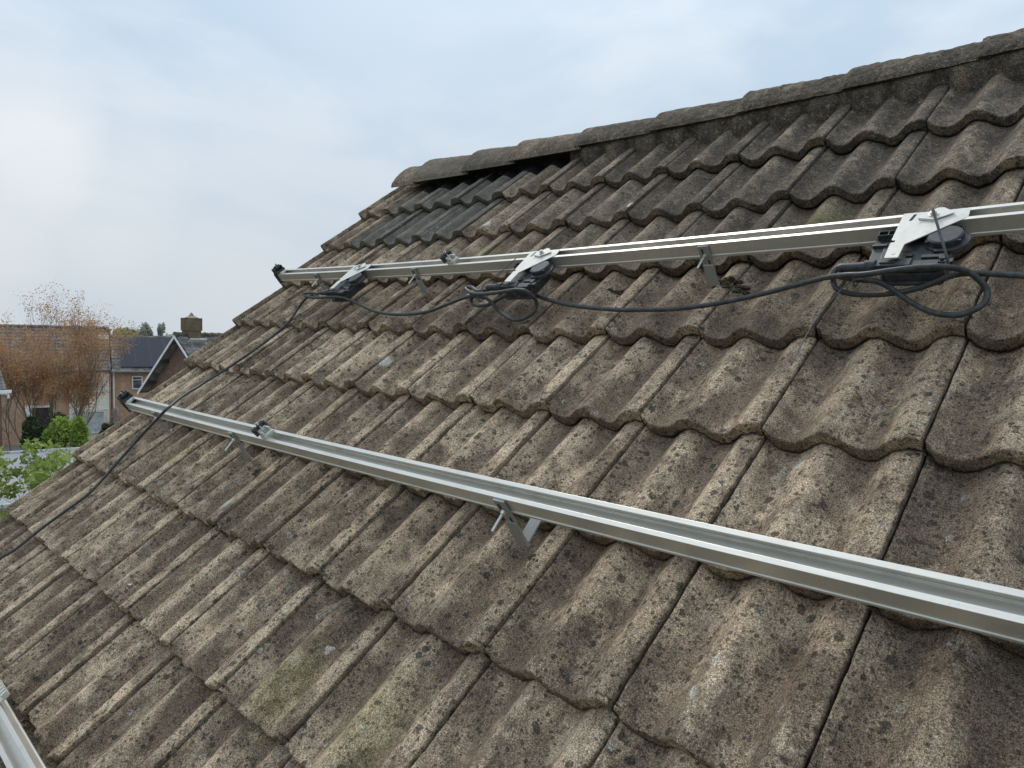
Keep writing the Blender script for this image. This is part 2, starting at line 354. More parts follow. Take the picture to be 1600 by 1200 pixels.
def tile_data(k, c, nx, nv):
    seed = k*57+c*131
    r = random.Random(seed)
    u0 = col_u(k); w = (k+1)*TW - .0037 - r.uniform(-.0010, .0014) - u0
    off = 0 if k else U0
    vf = course_v(c) + r.uniform(-.0035, .0035); tilt = r.uniform(-.0030, .0030); lift = r.uniform(-.0010, .0022); twist = r.uniform(-.006, .006); skew = r.uniform(-.014, .014)
    vtop = min(vf + GAUGE + .045, .105) if c > 1 else .105
    xs = np.linspace(0, w, nx)
    # section rows: (kind, v offset, drop)
    rows = []; rr = .0045
    for t in np.linspace(0, 1, nv): rows.append((0, (vtop-vf)*(1-t) + rr*t, 0.0))
    for a in (22, 45, 68, 90):
        a = math.radians(a); rows.append((1, rr*(1-math.sin(a)), rr*(1-math.cos(a))))
    for t in (.45, .75, 1.0): rows.append((2, 0.0015*t, rr + (THK-rr)*t))
    rows.append((3, .035, THK+.001))
    kind = np.array([q[0] for q in rows])[:, None]; vo = np.array([q[1] for q in rows])[:, None]; dr = np.array([q[2] for q in rows])[:, None]
    X = xs[None, :] + 0*vo; U = u0 + X
    edge = .0020*vnoise(U*16+seed, c*3.3) + .0011*vnoise(U*70, c*7.7) + .0006*vnoise(U*190, c*1.7)
    chip = np.maximum(vnoise(U*24, c*5.1+seed, 0, 5)-.55, 0)*.028
    notch = np.where((X < .011) & (k > 0), .0065, 0) + np.where(X+off > .270, .0075, 0)
    ev = (edge+chip)*np.clip(1-(vo-rr)/.03, 0, 1)
    V = vf + vo + ev + notch*(vo < .012) + skew*(X-.15)
    xp = X + off
    pz = profile(xp)
    if k == 0: pz = np.where(xp < .054, -.003 + (-.0395+.003)*(1-np.cos(np.pi*np.clip((xp-U0)/(.054-U0), 0, 1)))/2, pz)
    base = -LIFT*(V-vf)/GAUGE
    Nn = pz + base + tilt*(X/w-.5) + lift + twist*(V-vf-.16)*(X/w-.5)
    rough = .0011*vnoise(U*38, V*30, c*2.1+k) + .0006*vnoise(U*95, V*85, 3) + .0004*vnoise(U*210, V*210, 9)
    Nn = Nn + rough*(kind < 3) - dr
    V = V + np.where((kind == 1) | (kind == 2), .0009*vnoise(U*90, Nn*180, seed) + .0005*vnoise(U*230, Nn*300, seed), 0)
    U = U + .0009*vnoise(V*40, c*3+k*7.7)*((X < 1e-6) | (X > w-1e-6))
    Nn = Nn + sag_np(U, V)
    # side walls
    def col(i, drop): return U[:, i:i+1], V[:, i:i+1], Nn[:, i:i+1]-drop
    l = col(0, .028); rgt = col(nx-1, .030)
    l2 = col(0, .0030); r2 = col(nx-1, .0030)
    eps = .0012
    U2 = np.concatenate([l[0], l2[0], U[:, :1]+eps, U[:, 1:-1], U[:, -1:]-eps*1.5, r2[0], rgt[0]], 1)
    V2 = np.concatenate([l[1], l2[1], V, r2[1], rgt[1]], 1)
    N2 = np.concatenate([l[2], l2[2], Nn, r2[2], rgt[2]], 1)
    X2 = np.concatenate([X[:, :1], X[:, :1], X, X[:, -1:], X[:, -1:]], 1)
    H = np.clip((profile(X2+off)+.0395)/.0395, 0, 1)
    nr, nc = U2.shape
    Y = V2*CP - N2*SP; Z = V2*SP + N2*CP + Z0
    P = np.stack([U2, Y, Z], -1).reshape(-1, 3) - np.array(HO)
    RP = np.stack([U2, V2, N2], -1).reshape(-1, 3)
    idx = np.arange(nr*nc).reshape(nr, nc)
    F = np.stack([idx[:-1, :-1], idx[1:, :-1], idx[1:, 1:], idx[:-1, 1:]], -1).reshape(-1, 4)
    J = np.zeros((nr, nc)); J[:, 0] = 1; J[:, -1] = 1; J[:, 1] = .35; J[:, -2] = .35; J[-1, :] = 1; J[-2, :] = .6; J = J.reshape(-1)
    if k == 0: J[::1] = J*0
    newer = 0.0
    if (c == 1 and k in (1, 2, 3)) or (c == 2 and k in (1, 2, 3)): newer = 1.0
    if c == 1 and k == 1: newer = .8
    moss_vignette = {1: 1.0, 2: .95, 3: .72, 4: .36}.get(c, .0)
    n = len(P)
    def sst(x, a, b): x = np.clip((x-a)/(b-a), 0, 1); return x*x*(3-2*x)
    MO = moss_vignette*(.25+.75*sst(RP[:, 0], .7, 2.4)); MO = np.maximum(MO, .60*sst(RP[:, 0]+RP[:, 1]*.3, 2.35, 3.1)*sst(-RP[:, 1], 1.2, 2.0))  # second term paints corner vignetting into the dark film at lower right
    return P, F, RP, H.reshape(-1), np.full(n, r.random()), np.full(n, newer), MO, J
def np_mesh(name, P, F, attrs, mat):
    me = bpy.data.meshes.new(name); me.vertices.add(len(P)); me.vertices.foreach_set('co', P.astype(np.float32).ravel())
    me.loops.add(F.size); me.loops.foreach_set('vertex_index', F.astype(np.int32).ravel())
    me.polygons.add(len(F)); me.polygons.foreach_set('loop_start', np.arange(0, F.size, F.shape[1], dtype=np.int32))
    me.polygons.foreach_set('use_smooth', np.ones(len(F), bool))
    me.update(calc_edges=True)
    for nm, (typ, arr) in attrs.items():
        a = me.attributes.new(nm, typ, 'POINT')
        a.data.foreach_set('vector' if typ == 'FLOAT_VECTOR' else 'value', arr.astype(np.float32).ravel())
    me.materials.append(mat); return me
def tile_obj(name, items, nx, nv):
    Ps, Fs, A = [], [], [[], [], [], [], [], []]; b = 0
    for k, c in items:
        d = tile_data(k, c, nx, nv); Ps.append(d[0]); Fs.append(d[1]+b); b += len(d[0])
        for i in range(6): A[i].append(d[2+i])
    A = [np.concatenate(a) for a in A]
    me = np_mesh(name, np.concatenate(Ps), np.concatenate(Fs), dict(rp=('FLOAT_VECTOR', A[0]), hgt=('FLOAT', A[1]), trnd=('FLOAT', A[2]), newer=('FLOAT', A[3]), moss_vignette=('FLOAT', A[4]), joint=('FLOAT', A[5])), M_CON)
    o = bpy.data.objects.new(name, me); COL.objects.link(o); return o
# which tiles show largest in the picture
MI = cam.matrix_world.inverted()
def pix(p):
    q = MI @ p
    return (800+1111.57*q.x/-q.z, 600-1111.57*q.y/-q.z) if q.z < -.05 else None
def shown(k, c):
    u0, v0 = k*TW, -c*GAUGE; n = 0; area = 0; pts = []
    for i in range(7):
        for j in range(7):
            p = pix(RW(u0+i*TW/6, v0+j*GAUGE/6, 0))
            if p and 0 <= p[0] <= 1600 and 0 <= p[1] <= 1200: n += 1
    d = (RW(u0+.15, v0+.16, 0)-CAMW); nz = abs(d.normalized().dot(ROOFROT @ Vector((0, 0, 1)))); 
    return n/49*nz/d.length_squared
NC, NR = 15, 12
allt = sorted([(shown(k, c), k, c) for k in range(NC) for c in range(1, NR+1)], reverse=True)
near = [(k, c) for s_, k, c in allt[:100] if s_ > 0]
rest = [(k, c) for s_, k, c in allt if (k, c) not in near]
M_FELT = NT('roofing_underlay').fin((.018, .018, .018), .8, 0)
deck = MB(); deck.box(Vector((2.35, .085, Z0+.005))-HO, (4.26, .07, .10))
def slab(u0, u1, v0, v1, n0, n1, side=1):
    vs = []
    for u in (u0, u1):
        for v in (v0, v1):
            for n in (n0, n1):
                p = Vector((u, v*CP - n*SP, v*SP + n*CP + Z0))
                if side < 0: p.y = 2*.085 - p.y
                vs.append(p - HO)
    deck.add(vs, [(0, 1, 3, 2), (4, 6, 7, 5), (0, 4, 5, 1), (2, 3, 7, 6), (0, 2, 6, 4), (1, 5, 7, 3)])
slab(.06, 4.5, -3.96, .07, -.15, -.115)
slab(.06, 4.5, -3.96, .07, -.15, -.06, -1)
roof = deck.build('roof', M_FELT, house)
for k, c in near:
    big = shown(k, c) > .10
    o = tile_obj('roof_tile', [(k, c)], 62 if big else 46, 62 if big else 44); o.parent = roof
    dd = k in (1, 2, 3) and c in (1, 2)
    if dd: o['label'] = 'newer dark grey tile below the ridge'
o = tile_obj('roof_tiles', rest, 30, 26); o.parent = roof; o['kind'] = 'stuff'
# far slope: corrugated tile courses
us = np.linspace(.02, 4.5, 300); vs_ = []
P = []; rows = []
for c in range(12, 0, -1):
    for t in (0, .985): rows.append((-c*GAUGE+t*GAUGE, -.0315*t))
P = np.array([[u, 0, 0] for u in us]); allP = []; RPs = []
for v, n in rows:
    nn = profile(np.mod(us, .3)*.988) + n
    Y = 2*.085 - (v*CP - nn*SP); Z = v*SP + nn*CP + Z0
    allP.append(np.stack([us, Y, Z], -1)); RPs.append(np.stack([us, v+0*us, nn], -1))
allP = np.concatenate(allP) - np.array(HO); RPs = np.concatenate(RPs)
idx = np.arange(len(allP)).reshape(len(rows), len(us)); F = np.stack([idx[:-1, :-1], idx[:-1, 1:], idx[1:, 1:], idx[1:, :-1]], -1).reshape(-1, 4)
nn_ = len(allP)
me = np_mesh('far_slope', allP, F, dict(rp=('FLOAT_VECTOR', RPs), hgt=('FLOAT', np.full(nn_, .5)), trnd=('FLOAT', np.full(nn_, .5)), newer=('FLOAT', np.zeros(nn_)), moss_vignette=('FLOAT', np.full(nn_, .5))), M_CON)
o = bpy.data.objects.new('far_slope', me); COL.objects.link(o); o.parent = roof

# ridge caps
RY, = (.083,)
CAPU = [.150, .335, .735, 1.065, 1.470, 1.880, 2.275, 2.665, 3.070, 3.47, 3.87, 4.27]
CAPV = [-.118, -.106, -.084, -.060, -.036, -.030, -.022, -.018, -.012, -.012, -.012, -.012]
def cap_data(i):
    r = random.Random(i*17+3)
    u0 = CAPU[i]; u1 = CAPU[i+1]+.035 if i+1 < len(CAPU) else 4.52
    sg = sag(u0, 0); top = .060+.0045*min(i, 5) + (.006 if i in (2, 3) else 0)
    yb = CAPV[i]*CP - .018*SP; zb = CAPV[i]*SP + .024*CP + sg
    hw = RY - yb; hgt_ = .098 - zb + sg + r.uniform(-.003, .003) - (.012 if i == 0 else 0)
    sec = [(-1, 0), (-.97, .16), (-.86, .36), (-.70, .58), (-.52, .78), (-.34, .91), (-.17, .98), (0, 1), (.17, .98), (.34, .91), (.52, .78), (.70, .58), (.86, .36), (.97, .16), (1, 0)]
    sec = np.array(sec)
    q = np.linspace(0, 1, 57); ii = np.linspace(0, 1, len(sec))
    sy = np.interp(q, ii, sec[:, 0]); sz = np.interp(q, ii, sec[:, 1])
    L = u1-u0; nu = 70; uu = np.linspace(0, 1, nu)
    rows = []
    # collar profile: the first 4 cm swells over the neighbour
    UU = []; SS = []
    for t in uu:
        x = t*L; s_ = 1.0
        if x < .045: s_ = 1.0 + .0*x
        taper = 1.09 - .18*t
        UU.append(u0+x); SS.append(taper)
    UU = np.array(UU)[:, None]; SS = np.array(SS)[:, None]
    UU = np.concatenate([UU[:1]+.02, UU[:1]+.002, UU[:1]], 0) if False else UU
    thick = .013
    Yo = RY + sy[None, :]*hw*SS; Zo = zb + sz[None, :]*hgt_*SS
    rnd_edge = np.clip(1-(UU-u0)/.012, 0, 1)**2*.006
    cx, cz = RY, zb
    Yo = Yo - (Yo-cx)/hw*rnd_edge; Zo = Zo - sz[None, :]*rnd_edge
    rough = .0016*vnoise(UU*30, sy[None, :]*4+i*9, sz*3) + .0009*vnoise(UU*90, sy[None, :]*11, i) + .0006*vnoise(UU*200, sy[None, :]*24, i)
    if i >= 6: rough = rough + .0035*np.maximum(vnoise(UU*45, sy[None, :]*7, i+3)-.1, 0)*(sz[None, :] > .5) + .0016*vnoise(UU*60, sy[None, :]*9, 44)
    nrm = np.stack([sy, sz*.9+.1]); nrm = nrm/np.linalg.norm(nrm, axis=0)
    Yo = Yo + nrm[0]*rough; Zo = Zo + nrm[1]*rough
    Zo = Zo - (sag_np(UU, 0)*0)
    Zo = Zo + (sag_np(UU, 0)-sg)
    # wall: outer sheet, then front lip ring inward
    Uo = UU + 0*Yo
    skew = np.where(UU-u0 < .02, 1, 0)
    outer = np.stack([Uo + .0016*vnoise(sy[None, :]*9, i)*(UU-u0 < .01), Yo, Zo+Z0], -1)
    inn = outer.copy(); inn[..., 1] -= nrm[0]*thick; inn[..., 2] -= nrm[1]*thick; 
    inn[:, 0, 2] = outer[:, 0, 2]; inn[:, -1, 2] = outer[:, -1, 2]
    P = np.concatenate([outer.reshape(-1, 3), inn.reshape(-1, 3)]); nc = outer.shape[1]; nr = outer.shape[0]
    io = np.arange(nr*nc).reshape(nr, nc); ni = io + nr*nc
    F = [np.stack([io[:-1, :-1], io[1:, :-1], io[1:, 1:], io[:-1, 1:]], -1).reshape(-1, 4), np.stack([ni[:-1, :-1], ni[:-1, 1:], ni[1:, 1:], ni[1:, :-1]], -1).reshape(-1, 4)]
    for a, b in ((io[0], ni[0]), (io[-1], ni[-1]), (io[:, 0], ni[:, 0]), (io[:, -1], ni[:, -1])):
        F.append(np.stack([a[:-1], a[1:], b[1:], b[:-1]], -1))
    F = np.concatenate(F)
    RP = np.stack([P[:, 0], P[:, 1]*1.2+P[:, 2]*.5, P[:, 2]-Z0], -1); n = len(P)
    new = 0.55 if i in (1, 2) else .0
    return P-np.array(HO), F, dict(rp=('FLOAT_VECTOR', RP), hgt=('FLOAT', np.full(n, .55)), trnd=('FLOAT', np.full(n, r.random())), newer=('FLOAT', np.full(n, new)), moss_vignette=('FLOAT', np.full(n, 1.0 if i > 3 else .6)))
for i in range(len(CAPU)):
    P, F, A = cap_data(i)
    o = bpy.data.objects.new('ridge_tile', np_mesh('ridge_tile', P, F, A, M_CON)); COL.objects.link(o); o.parent = roof
# mortar lobes bedding the caps (right part of the ridge) and the bare black underlay (left part)
def ridge_bed(name, ua, ub, mortar, mat):
    us = np.arange(ua, ub, .006); ts = np.linspace(0, 1, 14)
    xm = np.mod(us, .3); h = np.clip((profile(np.minimum(xm, .2965))+.0395)/.0395, 0, 1)
    if mortar:
        hs = np.clip((1-h)*1.5, 0, 1); hs = hs*hs*(3-2*hs)
        cv = np.interp(us, CAPU, CAPV)
        ve = cv + .004 - .050*hs**.7 + .004*vnoise(us*30, 1); va = cv + .03
        surf = np.interp(h, [0, 1], [-.0395, 0]) - .030
        U = us[None, :] + 0*ts[:, None]; V = va + (ve-va)*ts[:, None]
        tt = ts[:, None]
        Nn = (.012)*(1-tt**2.2) + (surf-.004)*tt**2.2 + .0016*vnoise(U*60, V*60, 2) + .0009*vnoise(U*140, V*140, 2)
    else:
        cv = np.interp(us, CAPU, CAPV)
        ve = cv - .028 - .012*vnoise(us*9, 5); va = cv+.06
        U = us[None, :] + 0*ts[:, None]; V = va + (ve-va)*ts[:, None]; tt = ts[:, None]
        Nn = profile(np.minimum(np.mod(U, .3), .2965)) - LIFT*(V+GAUGE)/GAUGE + .0035
    Nn = Nn + sag_np(U, V)
    P = np.stack([U, V*CP-Nn*SP, V*SP+Nn*CP+Z0], -1).reshape(-1, 3)
    # give the sheet thickness
    P2 = P + np.array([0, SP*.004, -CP*.004]); nr, nc = U.shape; io = np.arange(nr*nc).reshape(nr, nc); ni = io+nr*nc
    F = [np.stack([io[:-1, :-1], io[1:, :-1], io[1:, 1:], io[:-1, 1:]], -1).reshape(-1, 4), np.stack([ni[:-1, :-1], ni[:-1, 1:], ni[1:, 1:], ni[1:, :-1]], -1).reshape(-1, 4)]
    for a, b in ((io[-1], ni[-1]), (io[:, 0], ni[:, 0]), (io[:, -1], ni[:, -1])): F.append(np.stack([a[:-1], a[1:], b[1:], b[:-1]], -1))
    PP = np.concatenate([P, P2]); n = len(PP); RP = np.stack([PP[:, 0], PP[:, 1]*1.3, PP[:, 2]-Z0], -1)
    me = np_mesh(name, PP-np.array(HO), np.concatenate(F), dict(rp=('FLOAT_VECTOR', RP), hgt=('FLOAT', np.full(n, .1)), trnd=('FLOAT', np.full(n, .3)), newer=('FLOAT', np.zeros(n)), moss_vignette=('FLOAT', np.full(n, 1.))), mat)
    o = bpy.data.objects.new(name, me); COL.objects.link(o); o.parent = roof; return o
ridge_bed('mortar_bed', 1.44, 4.5, True, M_CON)
ridge_bed('ridge_underlay', .42, 1.46, False, NT('black_ridge_foil').fin((.014, .014, .015), .42, 0))

# moss and dirt caught in the laps and behind the hooks, a dead leaf
def moss():
    rg = random.Random(99); M_MOSS = simple_noise = None
    s = NT('brown_moss'); n = s.noise(s.coord('Object'), 300.0, 5, .8)
    mat = s.fin(s.mix(s.ramp(n, .4, .62), (.030, .022, .014), (.135, .095, .055)), .95, 0, s.bump(n, 1.0, .004))
    m = MB(); spots = [(2.69, -1.088, .030), (2.30, -1.065, .020), (1.385, -1.10, .018), (.65, -1.10, .016), (1.36, -2.06, .016), (2.66, -2.06, .014)]
    for i in range(46):
        k = rg.randint(1, 12); c = rg.randint(1, 9); spots.append((k*TW+rg.uniform(-.012, .012)+rg.choice((0, 0, .05, .2)), course_v(c)-rg.uniform(.0, .006), rg.uniform(.004, .010)))
    for u, v, r in spots:
        nb = 5 if r < .012 else 16
        for j in range(nb):
            uu, vv = u+rg.gauss(0, r*.9), v+rg.gauss(0, r*.4); x = (uu % TW); h = float(profile(np.array([min(x, .295)]))[0]) - .028 + sag(uu, vv)
            bm = bmesh.new(); bmesh.ops.create_icosphere(bm, subdivisions=2, radius=r*rg.uniform(.25, .5))
            for q in bm.verts: q.co *= rg.uniform(.7, 1.3); q.co.z *= .6
            c0 = Vector((uu, vv*CP-h*SP, vv*SP+h*CP+Z0))-HO
            m.add([c0+q.co for q in bm.verts], [tuple(w.index for w in f.verts) for f in bm.faces]); bm.free()
    o = m.build('moss', mat, roof); o['kind'] = 'stuff'
    t = MB(); p0 = RW(1.438, -2.5506, .012); R = ROOFROT
    pts = [(-.016, -.006, .004), (-.006, .0, .0), (.006, .003, .002), (.018, .010, .007), (-.008, -.008, .002), (.008, -.004, .004)]
    P = [R @ Vector(q) for q in pts]; P2 = [q+R @ Vector((0, 0, .0008)) for q in P]
    t.add(P+P2, [(0, 4, 1), (1, 4, 5), (1, 5, 2), (2, 5, 3), (6, 7, 10), (7, 11, 10), (7, 8, 11), (8, 9, 11), (0, 1, 7, 6), (1, 2, 8, 7), (2, 3, 9, 8), (3, 5, 11, 9), (5, 4, 10, 11), (4, 0, 6, 10)])
    o = t.build('dead_leaf', NT('dry_leaf').fin((.52, .42, .28), .8), None); o.location = p0; tag(o, 'small pale dead leaf lying on a lower left tile', 'leaf')
moss()

def mat_brick(name, c1, c2, mortar, sc=1.0):
    s = NT(name); co = s.coord('Object')
    sx = s.n('ShaderNodeSeparateXYZ'); s.L(co, sx.inputs[0])
    cb = s.n('ShaderNodeCombineXYZ'); s.L(s.math('ADD', sx.outputs[0], sx.outputs[1]), cb.inputs[0]); s.L(sx.outputs[2], cb.inputs[1])
    b = s.n('ShaderNodeTexBrick', i_Scale=1.0, i_Mortar_Size=.008, i_Mortar_Smooth=.2, i_Bias=0.0, i_Brick_Width=.22*sc, i_Row_Height=.0625*sc)
    s.L(cb.outputs[0], b.inputs['Vector']); b.inputs['Color1'].default_value = (*c1, 1); b.inputs['Color2'].default_value = (*c2, 1); b.inputs['Mortar'].default_value = (*mortar, 1)
    n = s.noise(co, 3.0, 6, .65); n2 = s.noise(co, 22.0, 3, .6)
    col = s.scl(b.outputs[0], s.math('MULTIPLY', s.ramp(n, .3, .7, .75, 1.2, False), s.ramp(n2, .3, .7, .8, 1.25, False)))
    return s.fin(col, .9, 0, s.bump(b.outputs['Fac'], -.3, .006), .2)
M_BRICK = mat_brick('red_brown_brick', (.250, .130, .085), (.185, .098, .070), (.30, .26, .21))
w = MB()
ez = Z0 + (-3.75)*SP - .16
for (a, b) in (((.20, -2.75), (.20, 2.92)), ((4.3, -2.75), (4.3, 2.92))):
    x = a[0]; pent = [(a[1], 0), (b[1], 0), (b[1], ez+.06), (.085, Z0-.17), (a[1], ez+.06)]
    k = len(pent); w.add([Vector((x-.1, y, z))-HO for y, z in pent]+[Vector((x+.1, y, z))-HO for y, z in pent], [tuple(range(k)), tuple(range(k, 2*k))[::-1]]+[(i, (i+1) % k, k+(i+1) % k, k+i) for i in range(k)])
w.box(Vector((2.25, -2.65, ez/2))-HO, (3.9, .2, ez)); w.box(Vector((2.25, 2.82, ez/2))-HO, (3.9, .2, ez))
w.build('wall', M_BRICK, house)

# ================================================================ mounting rails
W_R = .0457; H_R = .0438
RSEC = [(0, 0), (0, -.0345), (.0022, -.0350), (.0022, -.0400), (.0005, -.0405), (.0005, -H_R), (-W_R-.0005, -H_R), (-W_R-.0005, -.0405), (-W_R-.0024, -.0400), (-W_R-.0024, -.0350), (-W_R, -.0345),
        (-W_R, 0), (-W_R+.0105, 0), (-W_R+.0105, -.0042), (-W_R+.0024, -.0050), (-W_R+.0024, -.0175), (-W_R+.0055, -.0180), (-W_R+.0055, -.0225), (-.0055, -.0225), (-.0055, -.0180), (-.0024, -.0175), (-.0024, -.0050), (-.0105, -.0042), (-.0105, 0)]
RAILS = {'up': (-1.0208, -.0121, .1015, -.0153, .0084), 'lo': (-1.974, -.0057, .0975, .0036, .0051), 'bt': (-2.930, -.002, .100, .000, .0000)}
def rail_pt(key, u): a, b, c, d, e = RAILS[key]; return a+b*u, c+d*u+e*u*u       # v of the back top edge, n of the top
def make_rail(key, u0, u1, label):
    t = empty('mounting_rail', RW(u0, rail_pt(key, u0)[0], rail_pt(key, u0)[1]), None, label, 'mounting rail')
    fr = []
    for u in np.linspace(u0, u1, 24):
        v, n = rail_pt(key, u); fr.append((RW(u, v, n)-t.location, ROOFROT @ Vector((0, 1, 0)), ROOFROT @ Vector((0, 0, 1))))
    m = MB(); m.extr(RSEC, fr); ch = m.build('channel', M_ALU, t)
    bv = ch.modifiers.new('bevel', 'BEVEL'); bv.width = .0007; bv.segments = 2; bv.limit_method = 'ANGLE'; bv.angle_limit = math.radians(40)
    if key != 'bt':
        v, n = rail_pt(key, u0); R = ROOFROT
        c = MB()
        def bx(u, vv, nn, d): c.box(R @ Vector((u, vv, nn)), d, R)
        bx(-.004, -W_R/2, -H_R/2-.004, (.008, W_R+.010, H_R+.014))
        bx(.010, -W_R-.0042, -H_R+.002, (.028, .0045, .014)); bx(.010, .0042, -H_R+.002, (.028, .0045, .014))
        bx(.005, -W_R-.0042, -.018, (.018, .0030, .040))
        c.build('end_cap', M_PLAST, t, bevel=.0012)
    return t
U_UP, U_LO = .232, .247
rail_up = make_rail('up', U_UP, 4.35, 'upper aluminium mounting rail, the one carrying the black boxes and cables')
rail_lo = make_rail('lo', U_LO, 4.35, 'long empty aluminium mounting rail crossing the middle of the tiles to the right edge')
rail_bt = make_rail('bt', .40, 4.35, 'dirty aluminium mounting rail cut off by the bottom left corner of the picture')

# ---------------------------------------------------------------- roof hooks
def local_root(name, u, v, n, label, cat, group=None):
    return empty(name, RW(u, v, n), ROOFROT, label, cat, group)
def place(o, u, v, n): o.matrix_world = Matrix.Translation(RW(u, v, n)) @ ROOFROT.to_4x4()
def make_hook():
    """origin: rail's front top edge, x along the rail, y up the slope, z off the roof"""
    t = local_root('roof_hook', 0, 0, 0, None, 'roof hook', 'roof hooks under the rails')
    m = MB(); wd = .031; y = -.0035
    # folded strap: lip, upright, foot, tongue under the rail
    sec = [(.004, .0035), (-.0065, .0035), (-.0070, -.060), (-.0095, -.064), (-.0165, -.128), (-.012, -.133), (-.006, -.133), (-.006, -.128), (-.009, -.127), (-.0045, -.064), (-.002, -.058), (-.002, -.001), (.004, -.001)]
    m.extr(sec, [((-wd/2, 0, 0), (0, 1, 0), (0, 0, 1)), ((wd/2, 0, 0), (0, 1, 0), (0, 0, 1))])
    m.build('strap', M_GALV, t, bevel=.0007)
    m = MB(); m.box((-.004, -.0078, -.018), (.0035, .0014, .024)); m.box((.006, -.0078, -.052), (.004, .0012, .014))
    m.build('slot', M_FELT, t)
    m = MB(); m.cyl((-.001, -.006, -.0285), (-.006, -.052, -.040), .0034, seg=12)
    for q in range(10):
        f = q/9; m.cyl(Vector((-.001, -.016, -.0305)).lerp(Vector((-.006, -.052, -.040)), f)-Vector((0, .0006, 0)), Vector((-.001, -.016, -.0305)).lerp(Vector((-.006, -.052, -.040)), f)+Vector((0, .0008, 0)), .0038, seg=12)
    m.build('bolt', M_BOLT, t, smooth=False)
    m = MB(); m.cyl((-.0005, -.0068, -.0287), (-.0012, -.0135, -.0302), .0068, seg=6); m.cyl((-.0005, -.0064, -.0286), (-.0006, -.0076, -.0288), .0085, seg=16); m.build('nut', M_BOLT, t, bevel=.0005)
    return t
hook0 = make_hook(); first = [True]
def hook(key, u, sc, label):
    v, n = rail_pt(key, u); o = hook0 if first[0] else copy_tree(hook0)
    first[0] = False; place(o, u, v-W_R, n-.006); o.scale = (1, 1, sc*.92); o['label'] = label
    if key == 'lo' and u > 2:
        m = MB(); m.box((0, .026, -.122), (.030, .066, .004), Matrix.Rotation(math.radians(7), 3, 'X')); m.build('tongue', M_GALV, o, bevel=.0007)
for a in (('up', .622, .93, 'zinc roof hook under the upper rail, partly behind the farthest black box'), ('up', 1.368, .92, 'zinc roof hook under the upper rail between the farthest and middle black boxes'),
          ('up', 2.655, .98, 'zinc roof hook with protruding bolt under the upper rail, between middle and nearest black box'),
          ('lo', .628, .92, 'zinc roof hook under the lower rail where the black cable crosses over'), ('lo', 1.345, .95, 'zinc roof hook under the lower rail just before its black and silver clamp'),
          ('lo', 2.632, 1.08, 'zinc roof hook with a long bolt under the lower rail, nearest the camera')): hook(*a)

# ---------------------------------------------------------------- panel clamps
def make_mid():
    t = local_root('panel_clamp', 0, 0, 0, None, 'clamp', 'panel clamps on the rails')
    m = MB()      # silver sliding foot with ears
    m.box((.010, 0, .004), (.034, .036, .008)); m.box((.006, -.013, .014), (.026, .006, .016)); m.box((.006, .013, .014), (.026, .006, .016)); m.box((-.006, 0, .016), (.006, .030, .018)); m.box((.026, 0, .009), (.007, .026, .006))
    m.build('foot', M_ZINC, t, bevel=.0012)
    m = MB()      # black serrated jaw, tilted
    R = Matrix.Rotation(math.radians(-24), 3, 'Y')
    m.box((-.014, 0, .022), (.010, .050, .026), R)
    for q in range(5): m.box(Vector((-.021, -.018+q*.009, .024)), (.006, .0045, .024), R)
    m.box((-.006, .018, .030), (.020, .005, .008), R); m.box((-.006, -.018, .030), (.020, .005, .008), R)
    m.box((-.006, .0, .036), (.024, .016, .005), R)
    m.build('jaw', M_PLAST, t, bevel=.001)
    m = MB(); m.cyl((.001, 0, .010), (-.010, 0, .042), .003, seg=10); m.cyl((-.0102, 0, .040), (-.0118, 0, .046), .006, seg=6); m.build('bolt', M_BOLT, t)
    return t
mid0 = make_mid()
v, n = rail_pt('up', 1.575); place(mid0, 1.585, v-W_R/2, n); mid0['label'] = 'small black and silver panel clamp on the upper rail, left of the middle black box'
c = copy_tree(mid0); v, n = rail_pt('lo', 1.565); place(c, 1.572, v-W_R/2, n); c['label'] = 'small black and silver panel clamp sitting in the lower rail'
def make_end():
    t = local_root('end_clamp', 0, 0, 0, None, 'clamp', 'black end clamps on the rail ends')
    m = MB()
    m.box((.004, 0, .006), (.036, .052, .010)); m.box((-.010, 0, .018), (.008, .050, .026)); m.box((.004, .021, .018), (.024, .006, .020)); m.box((.004, -.021, .018), (.024, .006, .020))
    for q in range(5): m.box((-.016, -.020+q*.010, .016), (.007, .0045, .022))
    m.box((.008, 0, .025), (.010, .030, .008)); m.box((-.002, .008, .036), (.005, .005, .016)); m.box((.006, -.010, .034), (.004, .012, .010))
    m.build('jaw', M_PLAST, t, bevel=.001)
    m = MB(); m.box((.030, 0, -.004), (.028, .028, .010)); m.build('foot', M_ZINC, t, bevel=.001)
    m = MB(); m.cyl((.004, 0, .02), (.004, 0, .040), .0032, seg=10); m.build('bolt', M_BOLT, t)
    return t
end0 = make_end(); v, n = rail_pt('up', U_UP); place(end0, U_UP+.012, v-W_R/2, n); end0['label'] = 'black end clamp on the left tip of the upper rail against the sky'
c = copy_tree(end0); v, n = rail_pt('lo', U_LO); place(c, U_LO+.012, v-W_R/2, n); c['label'] = 'black end clamp on the left tip of the lower rail, over the brick houses'
t = local_root('toothed_clamp', 0, 0, 0, 'pale metal toothed clamp at the left frame edge on the bottom rail', 'clamp')
v, n = rail_pt('bt', 1.47); place(t, 1.535, v+.014, n+.001)
m = MB(); m.box((0, 0, .003), (.10, .022, .006))
for q in range(6): m.box((-.034+q*.0165, .008, .010), (.007, .016, .014))
m.build('toothed_plate', M_ZINC, t, bevel=.001)

